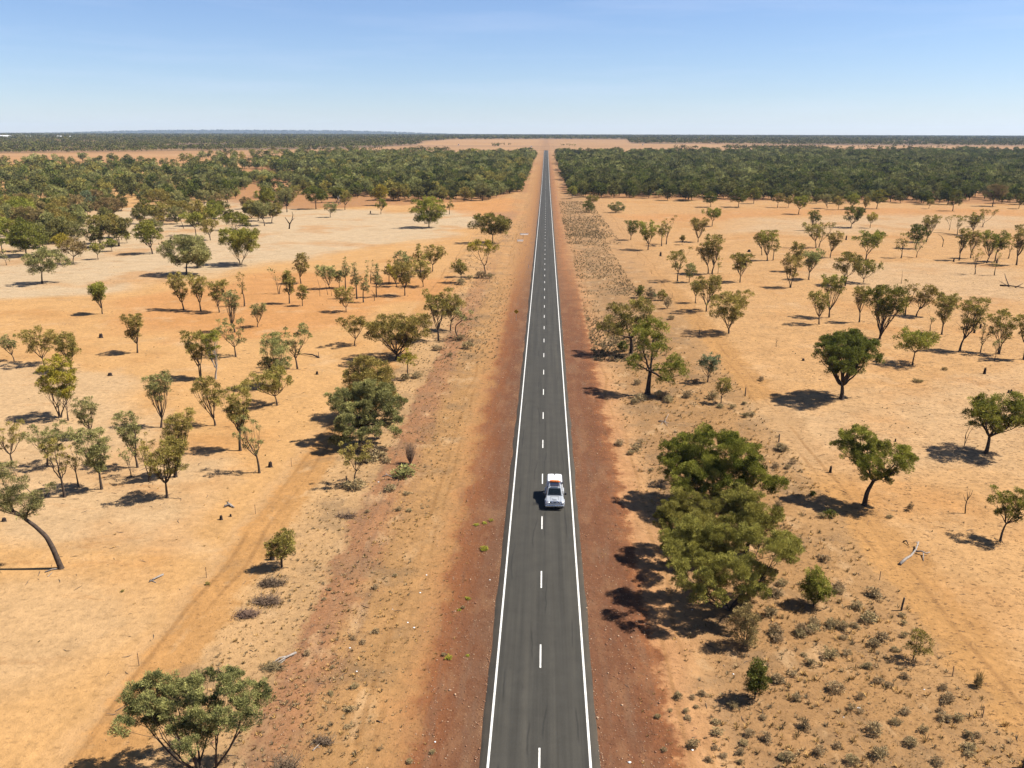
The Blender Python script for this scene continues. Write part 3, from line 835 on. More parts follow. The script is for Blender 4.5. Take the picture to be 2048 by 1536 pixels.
T_(865, 543, 492, 848, 899, 'V', 'olive', 'rightmost tree of the loose row on orange sand, bare forked stem', lo=0.35)
T_(841, 553, 489, 822, 856, 'T', 'olive', 'taller leafy tree second from the right in the loose row on orange sand')
T_(847, 573, 522, 821, 863, 'V', 'olive', 'twin-stemmed tree at the front right of the loose row on orange sand', stems=2)
T_(818, 566, 503, 788, 826, 'R', 'grey', 'grey-green tree behind the front right trees of the loose row')
T_(809.6, 591, 524, 783, 834, 'V', 'olive', 'leafy tree standing foremost in the right part of the loose row', lo=0.32, nclump=26)
T_(793, 573, 530, 772, 806, 'V', 'yellow', 'slim yellow-green tree left behind the foremost tree of the loose row')
T_(778, 567, 521, 764, 793, 'T', 'olive', 'thin upright tree in the middle of the loose row')
T_(753, 594, 528, 743, 766, 'T', 'grey', 'narrow grey-green tree in the middle of the loose row, trunk in front')
T_(741.6, 566, 521, 733, 752, 'S', 'grey', 'bare-limbed thin tree with a small tuft behind the middle of the loose row', nclump=6, cov=0.8)
T_(727, 606, 545, 720, 743, 'T', 'grey', 'narrow grey-green tree standing foremost in the middle of the loose row')
T_(714, 598, 527, 702, 725, 'T', 'grey', 'slender tree with a leafy narrow crown left of the middle of the loose row')
T_(691, 577, 517, 679, 703, 'T', 'grey', 'tall narrow pale tree in the left part of the loose row')
T_(678.7, 576, 541, 664, 690, 'V', 'grey', 'low slanted tree beside the tall narrow pale tree', lo=0.35)
T_(659.6, 578, 530, 633, 674, 'V', 'grey', 'wide-crowned tree at the left end of the loose row', lo=0.35)
T_(692, 626, 577, 666, 710, 'V', 'olive', 'small olive vase-shaped tree alone in front of the loose row', lo=0.3)
T_(602, 568, 508, 586, 622, 'R', 'olive', 'tallest of three close trees behind the bare V-shaped shrub', lo=0.3)
T_(579, 608, 543, 564, 596, 'R', 'olive', 'full rounded tree, left of three close trees by the bare V-shaped shrub', lo=0.28)
T_(605, 613, 571, 594, 619, 'R', 'olive', 'smallest of three close trees, standing foremost', lo=0.3)
T_(558, 588, 536, 538, 580, 'S', 'grey', 'nearly bare V-shaped shrubby tree with a few leaves', nclump=5, cov=0.5, stems=2, bare=5)
T_(205, 629, 567, 182, 226, 'V', 'green', 'compact bright green tree alone on the pale left plain', lo=0.42, nclump=24, rc_k=0.2)
T_(275, 706, 627, 252, 302, 'V', 'olive', 'upright olive tree alone on orange sand below the compact bright green tree', lo=0.35)
T_(368, 620.6, 547, 337, 382, 'V', 'olive', 'left and fullest of four trees in a short line before the pale ground', lo=0.33)
T_(402, 622, 549, 380, 424, 'V', 'olive', 'second tree of four in a short line, thin forked stem', lo=0.4)
T_(439, 625, 561, 414, 462, 'V', 'olive', 'third and twin-stemmed tree of four in a short line', lo=0.35, stems=2)
T_(488.7, 613, 548, 475, 496, 'S', 'olive', 'thin tufted tree at the right end of the short line', nclump=8)
T_(469, 665, 584, 450, 487, 'V', 'grey', 'tall straight tree with a grey-green top in front of the short line', lo=0.45)
T_(515, 655, 608, 503, 539, 'V', 'grey', 'small vase-shaped tree with bare side twigs right of the tall straight tree', lo=0.4, bare=2)
T_(472, 713, 638, 440, 494, 'S', 'grey', 'thin-leaved open tree with a pale forked trunk', nclump=16)
T_(403, 755, 661, 367, 424, 'V', 'olive', 'full olive tree with a thick dark trunk beside the thin-leaved open tree', lo=0.35, nclump=26, stems=2)
T_(431, 757, 662, 407, 450, 'V', 'green', 'greener tree on a twisted pale stem beside the full olive tree', lo=0.38, bark=BARK_PALE)
T_(595, 737, 648, 563, 629, 'S', 'grey', 'open tree with bare upper twigs above a fallen branch', nclump=17, bare=3)
T_(558, 772, 664, 520, 590, 'B', 'grey', 'dense grey-green tree behind the tree with a flat lower crown', nclump=26, lo=0.2)
T_(554, 808, 733, 498, 587, 'V', 'olive', 'tree with a flat spreading crown on a thin straight trunk', lo=0.35, nclump=24)
T_(28, 723, 670, 0, 35, 'V', 'grey', 'thin slanted tree at the left edge beyond the olive pair', lo=0.4)
T_(89, 731, 657, 45, 121, 'V', 'olive', 'left tree of the olive pair on pale sand, forked low', lo=0.35, nclump=22)
T_(143, 742, 664, 112, 177, 'R', 'olive', 'right tree of the olive pair on pale sand, denser crown')
T_(119, 832, 708, 83, 172, 'R', 'yellow', 'tall yellow-olive tree with several crossing stems below the olive pair', stems=3, lo=0.25, nclump=30, fork=0.12)
T_(136, 838, 768, 120, 159, 'S', 'grey', 'half-bare crooked tree leaning on the tall yellow-olive tree', nclump=7, cov=0.7, bare=4)
T_(181.7, 871, 793, 154, 205, 'V', 'grey', 'small upright grey-green tree beside the tall yellow-olive tree', lo=0.3)
T_(321.5, 852, 743, 289, 352, 'V', 'grey', 'long-stemmed tree with a small high crown in the left clearing', lo=0.42)
T_(430, 848, 752, 389, 449, 'V', 'olive', 'spreading tree on a slim trunk between two long-stemmed trees', lo=0.38)
T_(480.5, 899, 768, 447, 515, 'V', 'olive', 'tall dense-crowned tree with a long dark trunk in the left clearing', lo=0.36, nclump=26)
T_(518.6, 943, 835, 477, 530, 'S', 'grey', 'airy slender tree next to a charred stump', nclump=15, lo=0.35)
T_(25, 926, 838, 0, 60, 'S', 'olive', 'open tree at the far left edge of the clump above the leaning tree', nclump=17)
T_(94, 929, 841, 66, 160, 'S', 'grey', 'wide airy tree with thin grey branches, back of the left clump', nclump=22, lo=0.35)
T_(129, 992, 872, 98, 152, 'S', 'olive', 'leggy tree with an open fork, foremost at the left of the clump', nclump=13)
T_(157, 970, 892, 140, 174, 'S', 'olive', 'thin sapling-like tree just behind the leggy fork tree', nclump=8)
T_(203, 976, 853, 157, 238, 'V', 'grey', 'fan-shaped tree with a short dark trunk in the left clump', lo=0.28, nclump=30, fork=0.26)
T_(275, 933, 824, 232, 296, 'V', 'grey', 'tall grey-green tree at the back middle of the left clump', lo=0.36)
T_(262, 951, 892, 241, 274, 'S', 'grey', 'slight thin-stemmed tree between the fan-shaped tree and the tall grey-green one', nclump=8)
T_(300, 961, 868, 276, 318, 'S', 'olive', 'several-stemmed thin tree left of the foremost tree in the left clump', nclump=10, stems=2)
T_(334, 994, 876, 299, 389, 'V', 'olive', 'foremost full tree of the left clump with its shadow on open sand', lo=0.33, nclump=28)
T_(351.6, 952, 822, 338, 406, 'V', 'olive', 'tallest tree at the right end of the left clump, black stump at its foot', lo=0.32, nclump=24)
T_(562.5, 1132, 1055, 535, 597, 'R', 'olive', 'small dense ball-crowned tree beside a black stump on the left track', lo=0.22, nclump=26, stems=2, rc_k=0.2)
# on the pale ground further back, left
T_(85, 569, 496, 51, 139, 'R', 'grey', 'grey-green tree with a drooping right limb on the pale ground, nearest left', lo=0.3, nclump=24)
T_(147, 528, 476, 128, 180, 'R', 'brown', 'dark round tree with forked trunk on the pale ground, right of the nearest grey-green tree')
T_(482, 529, 456, 434, 529, 'V', 'green', 'big spreading tree with several dark trunks fanning out on the pale ground', stems=4, lo=0.25, nclump=36, fork=0.15)
T_(373.5, 549, 469, 322, 432, 'R', 'grey', 'big broad grey-green tree in front of the spreading many-trunked tree', lo=0.22, nclump=38, rc_k=0.15)
T_(394, 534, 500, 384, 420, 'B', 'olive', 'low leafy tree tucked behind the big broad grey-green tree')
T_(305, 508, 441, 272, 329, 'R', 'green', 'rounded green tree on a single dark trunk on the pale ground', lo=0.22, nclump=26)
T_(326, 453, 427, 314, 341, 'S', 'yellow', 'thin pale sapling behind the rounded green tree', nclump=8)
T_(392, 471, 425, 365, 412, 'U', 'green', 'umbrella-topped green tree with forked trunk behind the big broad grey-green tree')
T_(421, 480, 438, 398, 442, 'R', 'olive', 'open olive tree right beside the umbrella-topped green tree', stems=2)
T_(468, 462, 425, 436, 508, 'B', 'green', 'dense green clump tree behind the spreading many-trunked tree', lo=0.12)
T_(529, 452, 403, 498, 548, 'R', 'grey', 'grey-green tree with a bare forked trunk left of the dead forked tree')
T_(543.5, 446, 406, 534, 569, 'R', 'olive', 'leafy olive tree between the bare-trunked grey-green tree and the dead forked tree')
T_(367, 458, 420, 354, 371, 'S', 'brown', 'thin brownish tree left of the umbrella-topped green tree', nclump=7)
T_(196.5, 519, 487, 183, 211, 'R', 'green', 'small bright green tree on a thin stem beyond the dark round tree', lo=0.35)
T_(224, 503, 478, 210, 237, 'R', 'green', 'small slanting green tree beyond the small bright green one')
T_(254, 485, 465, 249, 263, 'R', 'green', 'tiny bright green lollipop tree on the pale ground')
T_(243.5, 479, 450, 236, 255, 'R', 'green', 'short green tree behind the tiny lollipop tree')
T_(200, 487, 429, 175, 224, 'V', 'olive', 'many-stemmed open tree in the middle of the pale savanna', stems=3, nclump=22)
T_(125, 511, 468, 104, 147, 'R', 'yellow', 'bright yellow-green tree behind the dark round tree', lo=0.3)
T_(53, 511, 443, 12, 94, 'R', 'dark', 'big dark dense tree behind the nearest grey-green tree on the pale ground', lo=0.12, nclump=34)
T_(13, 530, 500, 2, 27, 'S', 'grey', 'small thin tree by the left edge on the pale ground', nclump=8)
T_(5, 506, 450, -20, 18, 'R', 'green', 'green tree cut by the left edge on the pale ground', lo=0.2)
T_(109, 419, 384, 96, 127, 'B', 'dark', 'dark cone-shaped tree in the pale savanna')
T_(320, 420, 378, 290, 349, 'R', 'olive', 'broad olive tree with twin trunks and a dark shadow in the back savanna', stems=2, nclump=26)
T_(289, 436, 410, 273, 314, 'R', 'yellow', 'pale yellow-green tree in front of the broad olive twin-trunk tree', cov=0.8)
T_(181, 422, 382, 161, 195, 'R', 'blue', 'blue-grey dense tree in the pale savanna')
T_(70, 470, 412, 30, 95, 'U', 'brown', 'wide flat brownish-grey tree behind the big dark dense tree')
T_(225, 445, 395, 195, 256, 'R', 'brown', 'big brownish olive tree in the middle of the pale savanna', nclump=26)
T_(160, 470, 428, 100, 165, 'R', 'olive', 'wide olive tree in the savanna behind the bright yellow-green tree', nclump=24)
# near the front of the wood on the left
T_(661, 434, 405, 649, 676, 'R', 'grey', 'small tree with a ring of fallen twigs, alone before the left wood', lo=0.35)
T_(762, 428, 398, 750, 775, 'R', 'green', 'small green tree standing out alone in front of the left wood', lo=0.4)
T_(760, 412, 370, 745, 780, 'R', 'yellow', 'yellowish tree at the front of the left wood')
T_(858, 455, 394, 821, 896, 'R', 'green', 'big leafy tree with bright green undergrowth alone before the left wood', lo=0.08, nclump=36, stems=2)
T_(899, 428, 397, 893, 910, 'T', 'olive', 'slim tree at the right shoulder of the big leafy tree')
T_(574, 424, 376, 558, 590, 'R', 'grey', 'grey-green tree with a clump of stems at the left wood edge')
T_(632, 418, 372, 606, 660, 'R', 'dark', 'dark broad tree at the left wood edge', nclump=26)
T_(690, 420, 382, 680, 706, 'R', 'olive', 'upright olive tree at the left wood edge with white dead branches beside it')
# ------------------------------------------------------------------ right verge
T_(1460, 1218, 1050, 1302, 1610, 'R', 'gold', 'huge olive bushy tree beside the road, foremost of the big roadside clump', stems=4, cov=2.3, thick=0.034, name='spreading_tree', fork=0.12, tint=(0.35, 1.0), dyr=4.6, rk=1.45,
   clumps_px=[(1371, 1065, 26), (1344, 1085, 24), (1326, 1105, 20), (1426, 1075, 24), (1387, 1090, 30), (1475, 1085, 28), (1500, 1075, 24), (1530, 1095, 26), (1555, 1100, 22), (1580, 1085, 22), (1592, 1098, 15), (1567, 1110, 20), (1587, 1072, 10), (1358, 1130, 24), (1405, 1135, 30), (1450, 1140, 28), (1500, 1138, 26), (1335, 1140, 16), (1399, 1178, 18), (1430, 1165, 22), (1475, 1165, 22), (1512, 1160, 16), (1380, 1160, 20), (1445, 1105, 20), (1415, 1110, 20), (1372, 1188, 16), (1420, 1192, 16), (1470, 1188, 16), (1345, 1168, 16), (1500, 1182, 14), (1530, 1150, 18), (1395, 1062, 18), (1450, 1065, 18)])
T_(1385, 1112, 985, 1302, 1440, 'R', 'gold', 'yellow-olive bushy tree at the left middle of the big roadside clump', stems=3, cov=2.3, thick=0.03, name='spreading_tree', fork=0.12, tint=(0.4, 1.0), dyr=3.4, rk=1.45,
   clumps_px=[(1359, 997, 20), (1327, 1020, 18), (1345, 1018, 20), (1365, 1020, 22), (1392, 1003, 18), (1415, 1025, 22), (1432, 1012, 17), (1318, 1045, 18), (1342, 1048, 22), (1372, 1048, 24), (1402, 1050, 22), (1428, 1052, 18), (1330, 1070, 18), (1360, 1075, 20), (1392, 1078, 20), (1420, 1075, 16)])
T_(1492, 1106, 962, 1437, 1560, 'R', 'gold', 'bright yellow-olive tree at the right middle of the big roadside clump', stems=2, cov=2.3, thick=0.03, name='spreading_tree', fork=0.16, tint=(0.4, 1.0), dyr=3.2, rk=1.45,
   clumps_px=[(1480, 988, 24), (1465, 1005, 20), (1497, 1000, 20), (1492, 1025, 26), (1465, 1030, 22), (1517, 1035, 20), (1545, 1028, 14), (1450, 1050, 18), (1480, 1055, 22), (1508, 1055, 20), (1530, 1050, 15), (1548, 1040, 10), (1470, 1075, 16), (1500, 1078, 16)])
T_(1440, 1010, 854, 1311, 1557, 'R', 'green', 'darker green huge bushy tree at the back of the big roadside clump', stems=3, cov=2.3, thick=0.03, name='spreading_tree', fork=0.12, tint=(0.15, 0.85), dyr=6.4, rk=1.45,
   clumps_px=[(1345, 900, 22), (1370, 890, 22), (1395, 885, 20), (1422, 862, 18), (1440, 880, 18), (1465, 882, 18), (1480, 890, 15), (1505, 897, 13), (1360, 925, 26), (1390, 915, 26), (1420, 920, 28), (1450, 905, 26), (1480, 915, 24), (1505, 925, 20), (1325, 920, 10), (1335, 935, 20), (1350, 955, 22), (1385, 945, 28), (1420, 950, 28), (1455, 945, 28), (1490, 945, 26), (1510, 950, 16), (1345, 975, 18), (1375, 975, 24), (1440, 975, 24), (1480, 970, 20), (1535, 965, 17), (1550, 966, 12), (1525, 975, 12), (1450, 992, 14), (1405, 985, 18)])
T_(1627, 1213, 1136, 1594, 1664, 'B', 'green', 'bright green rounded shrub-like tree right of the foremost huge olive tree', nclump=24, rc_k=0.2)
T_(1510, 1395, 1318, 1481, 1538, 'B', 'dark', 'dark green cone-like shrubby tree in front of the foremost huge olive tree', nclump=22, rc_k=0.2)
T_(1487, 1290, 1205, 1445, 1522, 'B', 'brown', 'dull shaded bush at the foot of the foremost huge olive tree', nclump=20, rc_k=0.2, cov=1.0)
T_(1826, 1322, 1262, 1803, 1861, 'R', 'olive', 'small round-crowned tree on a thin stem by the right fence', lo=0.2, nclump=22, cov=1.0)
T_(1295, 788, 636, 1248, 1371, 'V', 'green', 'bright green tree with a tall dark trunk and low right limb on the right verge', thick=0.028, rk=1.3, fork=0.3, tint=(0.4, 1.0), stems=1,
   clumps_px=[(1287, 655, 15), (1305, 648, 14), (1320, 658, 14), (1275, 668, 13), (1295, 675, 18), (1318, 682, 15), (1280, 690, 14), (1305, 700, 15), (1325, 698, 9), (1264, 722, 13), (1256, 733, 9), (1278, 715, 10), (1345, 722, 15), (1355, 735, 15), (1335, 738, 15), (1325, 752, 13), (1360, 745, 11), (1310, 735, 8), (1270, 735, 9), (1335, 760, 8), (1315, 762, 8)], dyr=3.4)
T_(1262, 708, 597, 1190, 1303, 'V', 'olive', 'dark spreading tree behind the bright green tree on the right verge', thick=0.028, rk=1.3, fork=0.3, tint=(0.2, 0.9),
   clumps_px=[(1285, 605, 15), (1265, 612, 15), (1240, 622, 15), (1225, 615, 11), (1290, 622, 14), (1215, 640, 12), (1200, 655, 10), (1220, 660, 14), (1240, 655, 13), (1255, 638, 14), (1275, 645, 15), (1294, 640, 12), (1196, 658, 6), (1230, 668, 10), (1262, 662, 12), (1245, 640, 13), (1285, 660, 12)], dyr=3.4)
T_(1244, 701, 680, 1233, 1256, 'B', 'dark', 'small dark bush at the foot of the dark spreading tree', cat='bush', name='bush')
T_(1415, 768, 711, 1392, 1438, 'V', 'blue', 'small blue-green tree on the right verge', lo=0.35, stems=2)
T_(1442, 809, 758, 1426, 1461, 'R', 'olive', 'small olive lollipop tree by the right fence, in front of the blue-green one', lo=0.4)
T_(1178.6, 424, 401, 1163, 1190, 'B', 'dark', 'round dark green bush on the right verge near the wood', cat='bush', name='bush')
T_(1184, 410, 390, 1171, 1199, 'R', 'olive', 'small olive tree just behind the round dark green bush')
T_(1231, 424, 402, 1214, 1251, 'B', 'grey', 'wide grey-green bush right of the round dark green bush', cat='bush', name='bush')
T_(1144, 397, 373, 1132, 1156, 'R', 'green', 'small bright green tree at the road corner of the right wood', lo=0.25, tint=(0.5, 1.0))
T_(1281, 597, 572, 1270, 1290, 'B', 'green', 'small green bush beside grey shrubs on the right verge', cat='bush', name='bush', tint=(0, 0.4))
T_(1325, 602, 582, 1313, 1336, 'B', 'olive', 'low green bush right of the grey shrub on the right verge', cat='bush', name='bush')
T_(1300, 599, 577, 1289, 1310, 'B', 'salt', 'grey leafless-looking bush between two green bushes', cat='bush', name='bush', cov=0.9)
T_(1334, 620, 597, 1326, 1344, 'B', 'salt', 'grey bush in front of the low green bush', cat='bush', name='bush', cov=0.9)
# ------------------------------------------------------------------ right paddock, near
T_(1727.5, 1013, 852, 1659, 1820, 'V', 'green', 'bright green spreading tree with a curved dark trunk in the right paddock', thick=0.025, fork=0.3, rk=1.3, tint=(0.3, 1.0), cov=2.4,
   clumps_px=[(1715, 866, 15), (1690, 878, 16), (1700, 893, 18), (1725, 880, 16), (1672, 895, 12), (1695, 915, 18), (1722, 905, 18), (1745, 895, 18), (1765, 900, 16), (1785, 905, 16), (1800, 915, 14), (1812, 918, 9), (1775, 925, 18), (1750, 920, 18), (1725, 930, 16), (1705, 938, 13), (1790, 935, 14), (1760, 945, 13), (1735, 950, 13), (1712, 955, 9), (1755, 965, 8), (1780, 948, 8), (1710, 925, 15)], dyr=3.2, trunk_path=[(0.15, 0, 1.6), (0.7, 0, 3.0)])
T_(1970.5, 909, 783, 1917, 2062, 'U', 'green', 'wide tree with a thick forked trunk at the right edge', thick=0.027, lo=0.42, nclump=34, fork=0.28, tint=(0.1, 0.8))
T_(2001, 1081, 976, 1968, 2054, 'U', 'green', 'umbrella tree on thin forked stems at the right edge, in front', lo=0.42, nclump=26, tint=(0.1, 0.7))
T_(1682, 803, 664, 1610, 1767, 'R', 'dark', 'big dark green tree with a wide round crown in the right paddock', thick=0.026, lo=0.33, nclump=50, rc_k=0.125, cov=1.9, tint=(0.2, 1.0), fork=0.2)
T_(1824, 733, 661, 1789, 1875, 'U', 'green', 'pale green umbrella tree alone on sand behind the big dark one', lo=0.42, nclump=28, tint=(0.4, 1.0), cov=1.2)
T_(1758, 681, 574, 1713, 1804, 'U', 'green', 'tall flat-topped tree with two thick dark trunks', thick=0.024, lo=0.40, nclump=34, fork=0.1, stems=2, tint=(0.1, 0.7))
T_(1718, 647, 575, 1698, 1733, 'V', 'olive', 'slim tree close behind the left side of the tall flat-topped tree', lo=0.45)
T_(1658, 637, 553, 1631, 1684, 'V', 'green', 'leggy green-topped tree behind the small low fork tree', lo=0.5)
T_(1638, 651, 585, 1609, 1654, 'V', 'olive', 'small low fork tree left of the tall flat-topped tree', lo=0.4)
T_(1810, 633, 563, 1798, 1830, 'S', 'olive', 'thin open tree just right of the tall flat-topped tree', nclump=12)
T_(1832, 635, 571, 1818, 1875, 'R', 'olive', 'rounded dark tree right of the thin open tree', lo=0.33)
T_(1859, 665, 617, 1846, 1868, 'S', 'grey', 'nearly bare sapling right of the rounded dark tree', nclump=4, cov=0.5, bare=3)
T_(1882, 672, 592, 1859, 1913, 'V', 'olive', 'vase-shaped open tree behind the nearly bare sapling', lo=0.32, stems=2)
T_(1919, 705, 600, 1905, 1966, 'V', 'olive', 'tall tree with bare top twigs in the right-hand row', lo=0.35, bare=4, nclump=22)
T_(1960.5, 707, 651, 1952, 1977, 'S', 'grey', 'small thin tree in the right-hand row between two tall ones', nclump=9)
T_(1997, 710, 622, 1968, 2028, 'V', 'olive', 'full tall tree with twin stems in the right-hand row', lo=0.35, stems=2)
T_(1988.6, 725, 683, 1976, 2000, 'S', 'grey', 'thin young tree standing in front of the full twin-stemmed tree', nclump=8)
T_(2047, 722, 622, 2022, 2068, 'V', 'olive', 'last tree of the right-hand row, cut by the right edge', lo=0.35)
T_(1457.6, 669, 584, 1414, 1504, 'V', 'olive', 'wide open tree with a drooping grey lower branch by the right fence', lo=0.25, nclump=26, fork=0.14, stems=2)
T_(1412.5, 625, 552, 1382, 1443, 'V', 'olive', 'full-crowned tree behind the wide open tree by the right fence', lo=0.4, nclump=24)
T_(1390.5, 608, 563, 1378, 1404, 'R', 'olive', 'slim tree hard left of the full-crowned tree by the right fence', lo=0.4)
T_(1378, 566, 527, 1366, 1393, 'R', 'grey', 'grey-green bushy tree up behind the slim tree by the right fence', lo=0.2)
T_(1355, 563.5, 499, 1331, 1383, 'S', 'olive', 'open tree with a long bare left branch near the right fence', nclump=14, bare=2)
T_(1416, 547.5, 486, 1388, 1424, 'V', 'olive', 'left one of two trees with touching crowns, branch reaching left', lo=0.35)
T_(1424, 548.5, 473, 1405, 1446, 'V', 'olive', 'right and taller one of two trees with touching crowns', lo=0.38)
T_(1436, 548, 518, 1431, 1445, 'S', 'olive', 'slim sapling right of the two touching trees', nclump=6)
T_(1480, 566, 508, 1457, 1505, 'V', 'olive', 'neat vase-shaped tree alone on open sand', lo=0.35)
T_(1261.5, 480.5, 442, 1247, 1277, 'V', 'dark', 'dense dark tree at the left end of the front group near the right verge', lo=0.28, nclump=24)
T_(1296, 499, 443, 1273, 1318, 'V', 'green', 'foremost and widest tree of the group near the right verge', lo=0.35, nclump=24)
T_(1323, 492, 444, 1313, 1335, 'T', 'olive', 'leaning thin tree right of the widest tree in the group near the right verge')
T_(1332.5, 489, 433, 1322, 1349, 'S', 'olive', 'tallest slender tree with a tufted top in the group near the right verge', nclump=11)
T_(1364, 490, 472, 1359, 1370, 'R', 'olive', 'tiny lollipop sapling right of the group near the right verge', lo=0.5)
T_(1396, 483.5, 435, 1377, 1417, 'V', 'olive', 'tree with a layered crown and straight stem on open sand', lo=0.38)
T_(1424, 452, 416, 1403, 1443, 'U', 'green', 'small umbrella tree behind the layered-crown tree')
T_(1524, 510, 466, 1505, 1530, 'R', 'olive', 'left stem of a three-tree cluster with one shared crown', lo=0.5)
T_(1534.6, 521, 461, 1509, 1556, 'V', 'green', 'main tree of a three-tree cluster with one shared crown', lo=0.38)
T_(1546, 520.5, 478, 1541, 1558, 'T', 'olive', 'thin right tree of the three-tree cluster')
T_(1581, 575, 511, 1558, 1602, 'V', 'olive', 'twin-stemmed tree with heart-shaped crown in mid paddock', lo=0.35, stems=2)
T_(1590, 545, 486, 1575, 1606, 'R', 'olive', 'tree half hidden behind the heart-shaped tree')
T_(1617, 560, 500, 1598, 1648, 'V', 'grey', 'greyer wide tree right of the heart-shaped tree', lo=0.35)
T_(1660, 516, 465, 1648, 1684, 'V', 'olive', 'open fan tree with thin stems right of the tufted pair', lo=0.4)
T_(1631.6, 495.5, 447, 1602, 1640, 'V', 'olive', 'left tree of the tufted pair, reaching left', lo=0.38)
T_(1637.6, 494.5, 446, 1632, 1666, 'S', 'olive', 'right tree of the tufted pair with separate tufts', nclump=13)
T_(1625.6, 461, 422, 1612, 1640, 'R', 'dark', 'small round dark tree standing just behind the tufted pair', lo=0.35)
T_(1702, 456, 414, 1682, 1730, 'V', 'dark', 'wide low-forked dark tree before the right wood', lo=0.22, nclump=26, fork=0.15)
T_(1740, 457, 427, 1731, 1753, 'R', 'yellow', 'small pale leaning tree right of the low-forked dark tree', lo=0.4)
T_(1731, 521, 464, 1702, 1764, 'U', 'green', 'V-stemmed tree with a broad ragged top in mid paddock', lo=0.42, stems=2, fork=0.25, nclump=24)
T_(1689.6, 571, 505, 1664, 1717, 'R', 'olive', 'bushy rounded tree with several stems in mid paddock', lo=0.32, stems=2, nclump=24)
T_(1726, 565, 520, 1705, 1758, 'V', 'green', 'low spreading tree right of the bushy rounded tree', lo=0.3, nclump=22)
T_(1801.6, 517.5, 468, 1786, 1815, 'S', 'olive', 'thin-legged tree in front of the large round grey one', nclump=12)
T_(1833, 516, 479, 1818, 1848, 'S', 'grey', 'small grey V-stemmed tree below the large round one', nclump=9, cov=0.8)
T_(1831, 496, 448, 1809, 1853, 'R', 'dark', 'large round grey-green tree in the upper right paddock', lo=0.28, nclump=26)
T_(1853, 484, 431, 1838, 1872, 'V', 'olive', 'tall slim tree rising behind the large round grey-green one', lo=0.42)
T_(1914.4, 470.5, 433, 1903, 1928, 'S', 'olive', 'forked tufted tree beside a thin dead one in the upper right', nclump=12)
T_(1898, 461.5, 432, 1889, 1910, 'S', 'olive', 'thin stick tree with tiny tufts in the upper right', nclump=6, cov=0.9)
T_(1946, 472, 428, 1926, 1962, 'V', 'olive', 'straight tree with a spread crown in the upper right', lo=0.4)
T_(1965, 454, 420, 1955, 1988, 'S', 'olive', 'scraggy V-shaped tree in the upper right', nclump=9, stems=2, bare=3)
T_(1918, 521.5, 458, 1908, 1935, 'V', 'olive', 'left leaning tree of the dense group at the upper right', lo=0.4)
T_(1941, 517, 462, 1926, 1956, 'R', 'olive', 'second tree of the dense group at the upper right', lo=0.4)
T_(1949.6, 549, 500, 1938, 1962, 'S', 'olive', 'thin-stemmed tree standing in front of the dense group at the upper right', nclump=7)
T_(1974, 527, 463, 1951, 1990, 'V', 'green', 'middle tree of the dense group at the upper right with bright leaves', lo=0.4)
T_(1990, 524, 464, 1980, 2011, 'R', 'green', 'fourth tree of the dense group at the upper right', lo=0.4)
T_(1988.6, 551, 505, 1979, 1998, 'S', 'olive', 'crooked thin tree in front of the fourth tree of the dense group', nclump=5)
T_(2032.6, 531, 453, 2014, 2056, 'V', 'olive', 'last full tree of the dense group, near the right edge', lo=0.4)
T_(2017, 518, 472, 2008, 2024, 'S', 'olive', 'thin tree left of the last full tree near the right edge', nclump=7)
# at the front of the right wood
T_(1905, 422, 380, 1890, 1923, 'R', 'dark', 'round dark tree standing clear in front of the right wood', lo=0.2, nclump=24)
T_(1985, 412.5, 369, 1961, 2011, 'R', 'brown', 'broad brownish tree with a black shadow at the right wood edge', nclump=26)
T_(2037, 418, 389, 2028, 2050, 'R', 'dark', 'small dark tree at the right edge before the wood')
T_(1857.7, 417, 399, 1852, 1867, 'R', 'olive', 'small thin tree left of the round dark tree before the wood', lo=0.4)
T_(1753, 418, 380, 1740, 1774, 'R', 'green', 'green rounded tree standing before the right wood', lo=0.25)
T_(1729, 424, 395, 1722, 1738, 'R', 'olive', 'small slim tree left of the green rounded tree')
T_(1702.5, 420, 388, 1688, 1719, 'R', 'green', 'bright-topped tree directly behind the low-forked dark tree', lo=0.25)
T_(1676, 420, 393, 1664, 1687, 'R', 'olive', 'short tree right of a V-trunked tree before the right wood')
T_(1654.7, 417.5, 389, 1636, 1665, 'V', 'grey', 'V-trunked tree before the right wood', stems=2, lo=0.35)
T_(1597, 428, 390, 1583, 1621, 'U', 'green', 'neat umbrella tree standing forward of the right wood', lo=0.4, nclump=24)
T_(1576, 416, 393, 1567, 1588, 'R', 'olive', 'small tree just behind the left of the neat umbrella tree')
T_(1554.7, 416, 387, 1543, 1569, 'R', 'olive', 'small open tree left of the neat umbrella tree', lo=0.35)
T_(1421, 414.5, 384, 1402, 1438, 'R', 'dark', 'dark leaning tree with a short trunk at the right wood edge', lo=0.25)
T_(1477, 415.5, 379, 1455, 1500, 'R', 'dark', 'broad dark tree with a thick trunk at the right wood edge', nclump=26, lo=0.2)
T_(1507, 408, 374, 1493, 1522, 'R', 'green', 'bright green rounded tree right of the broad dark tree')
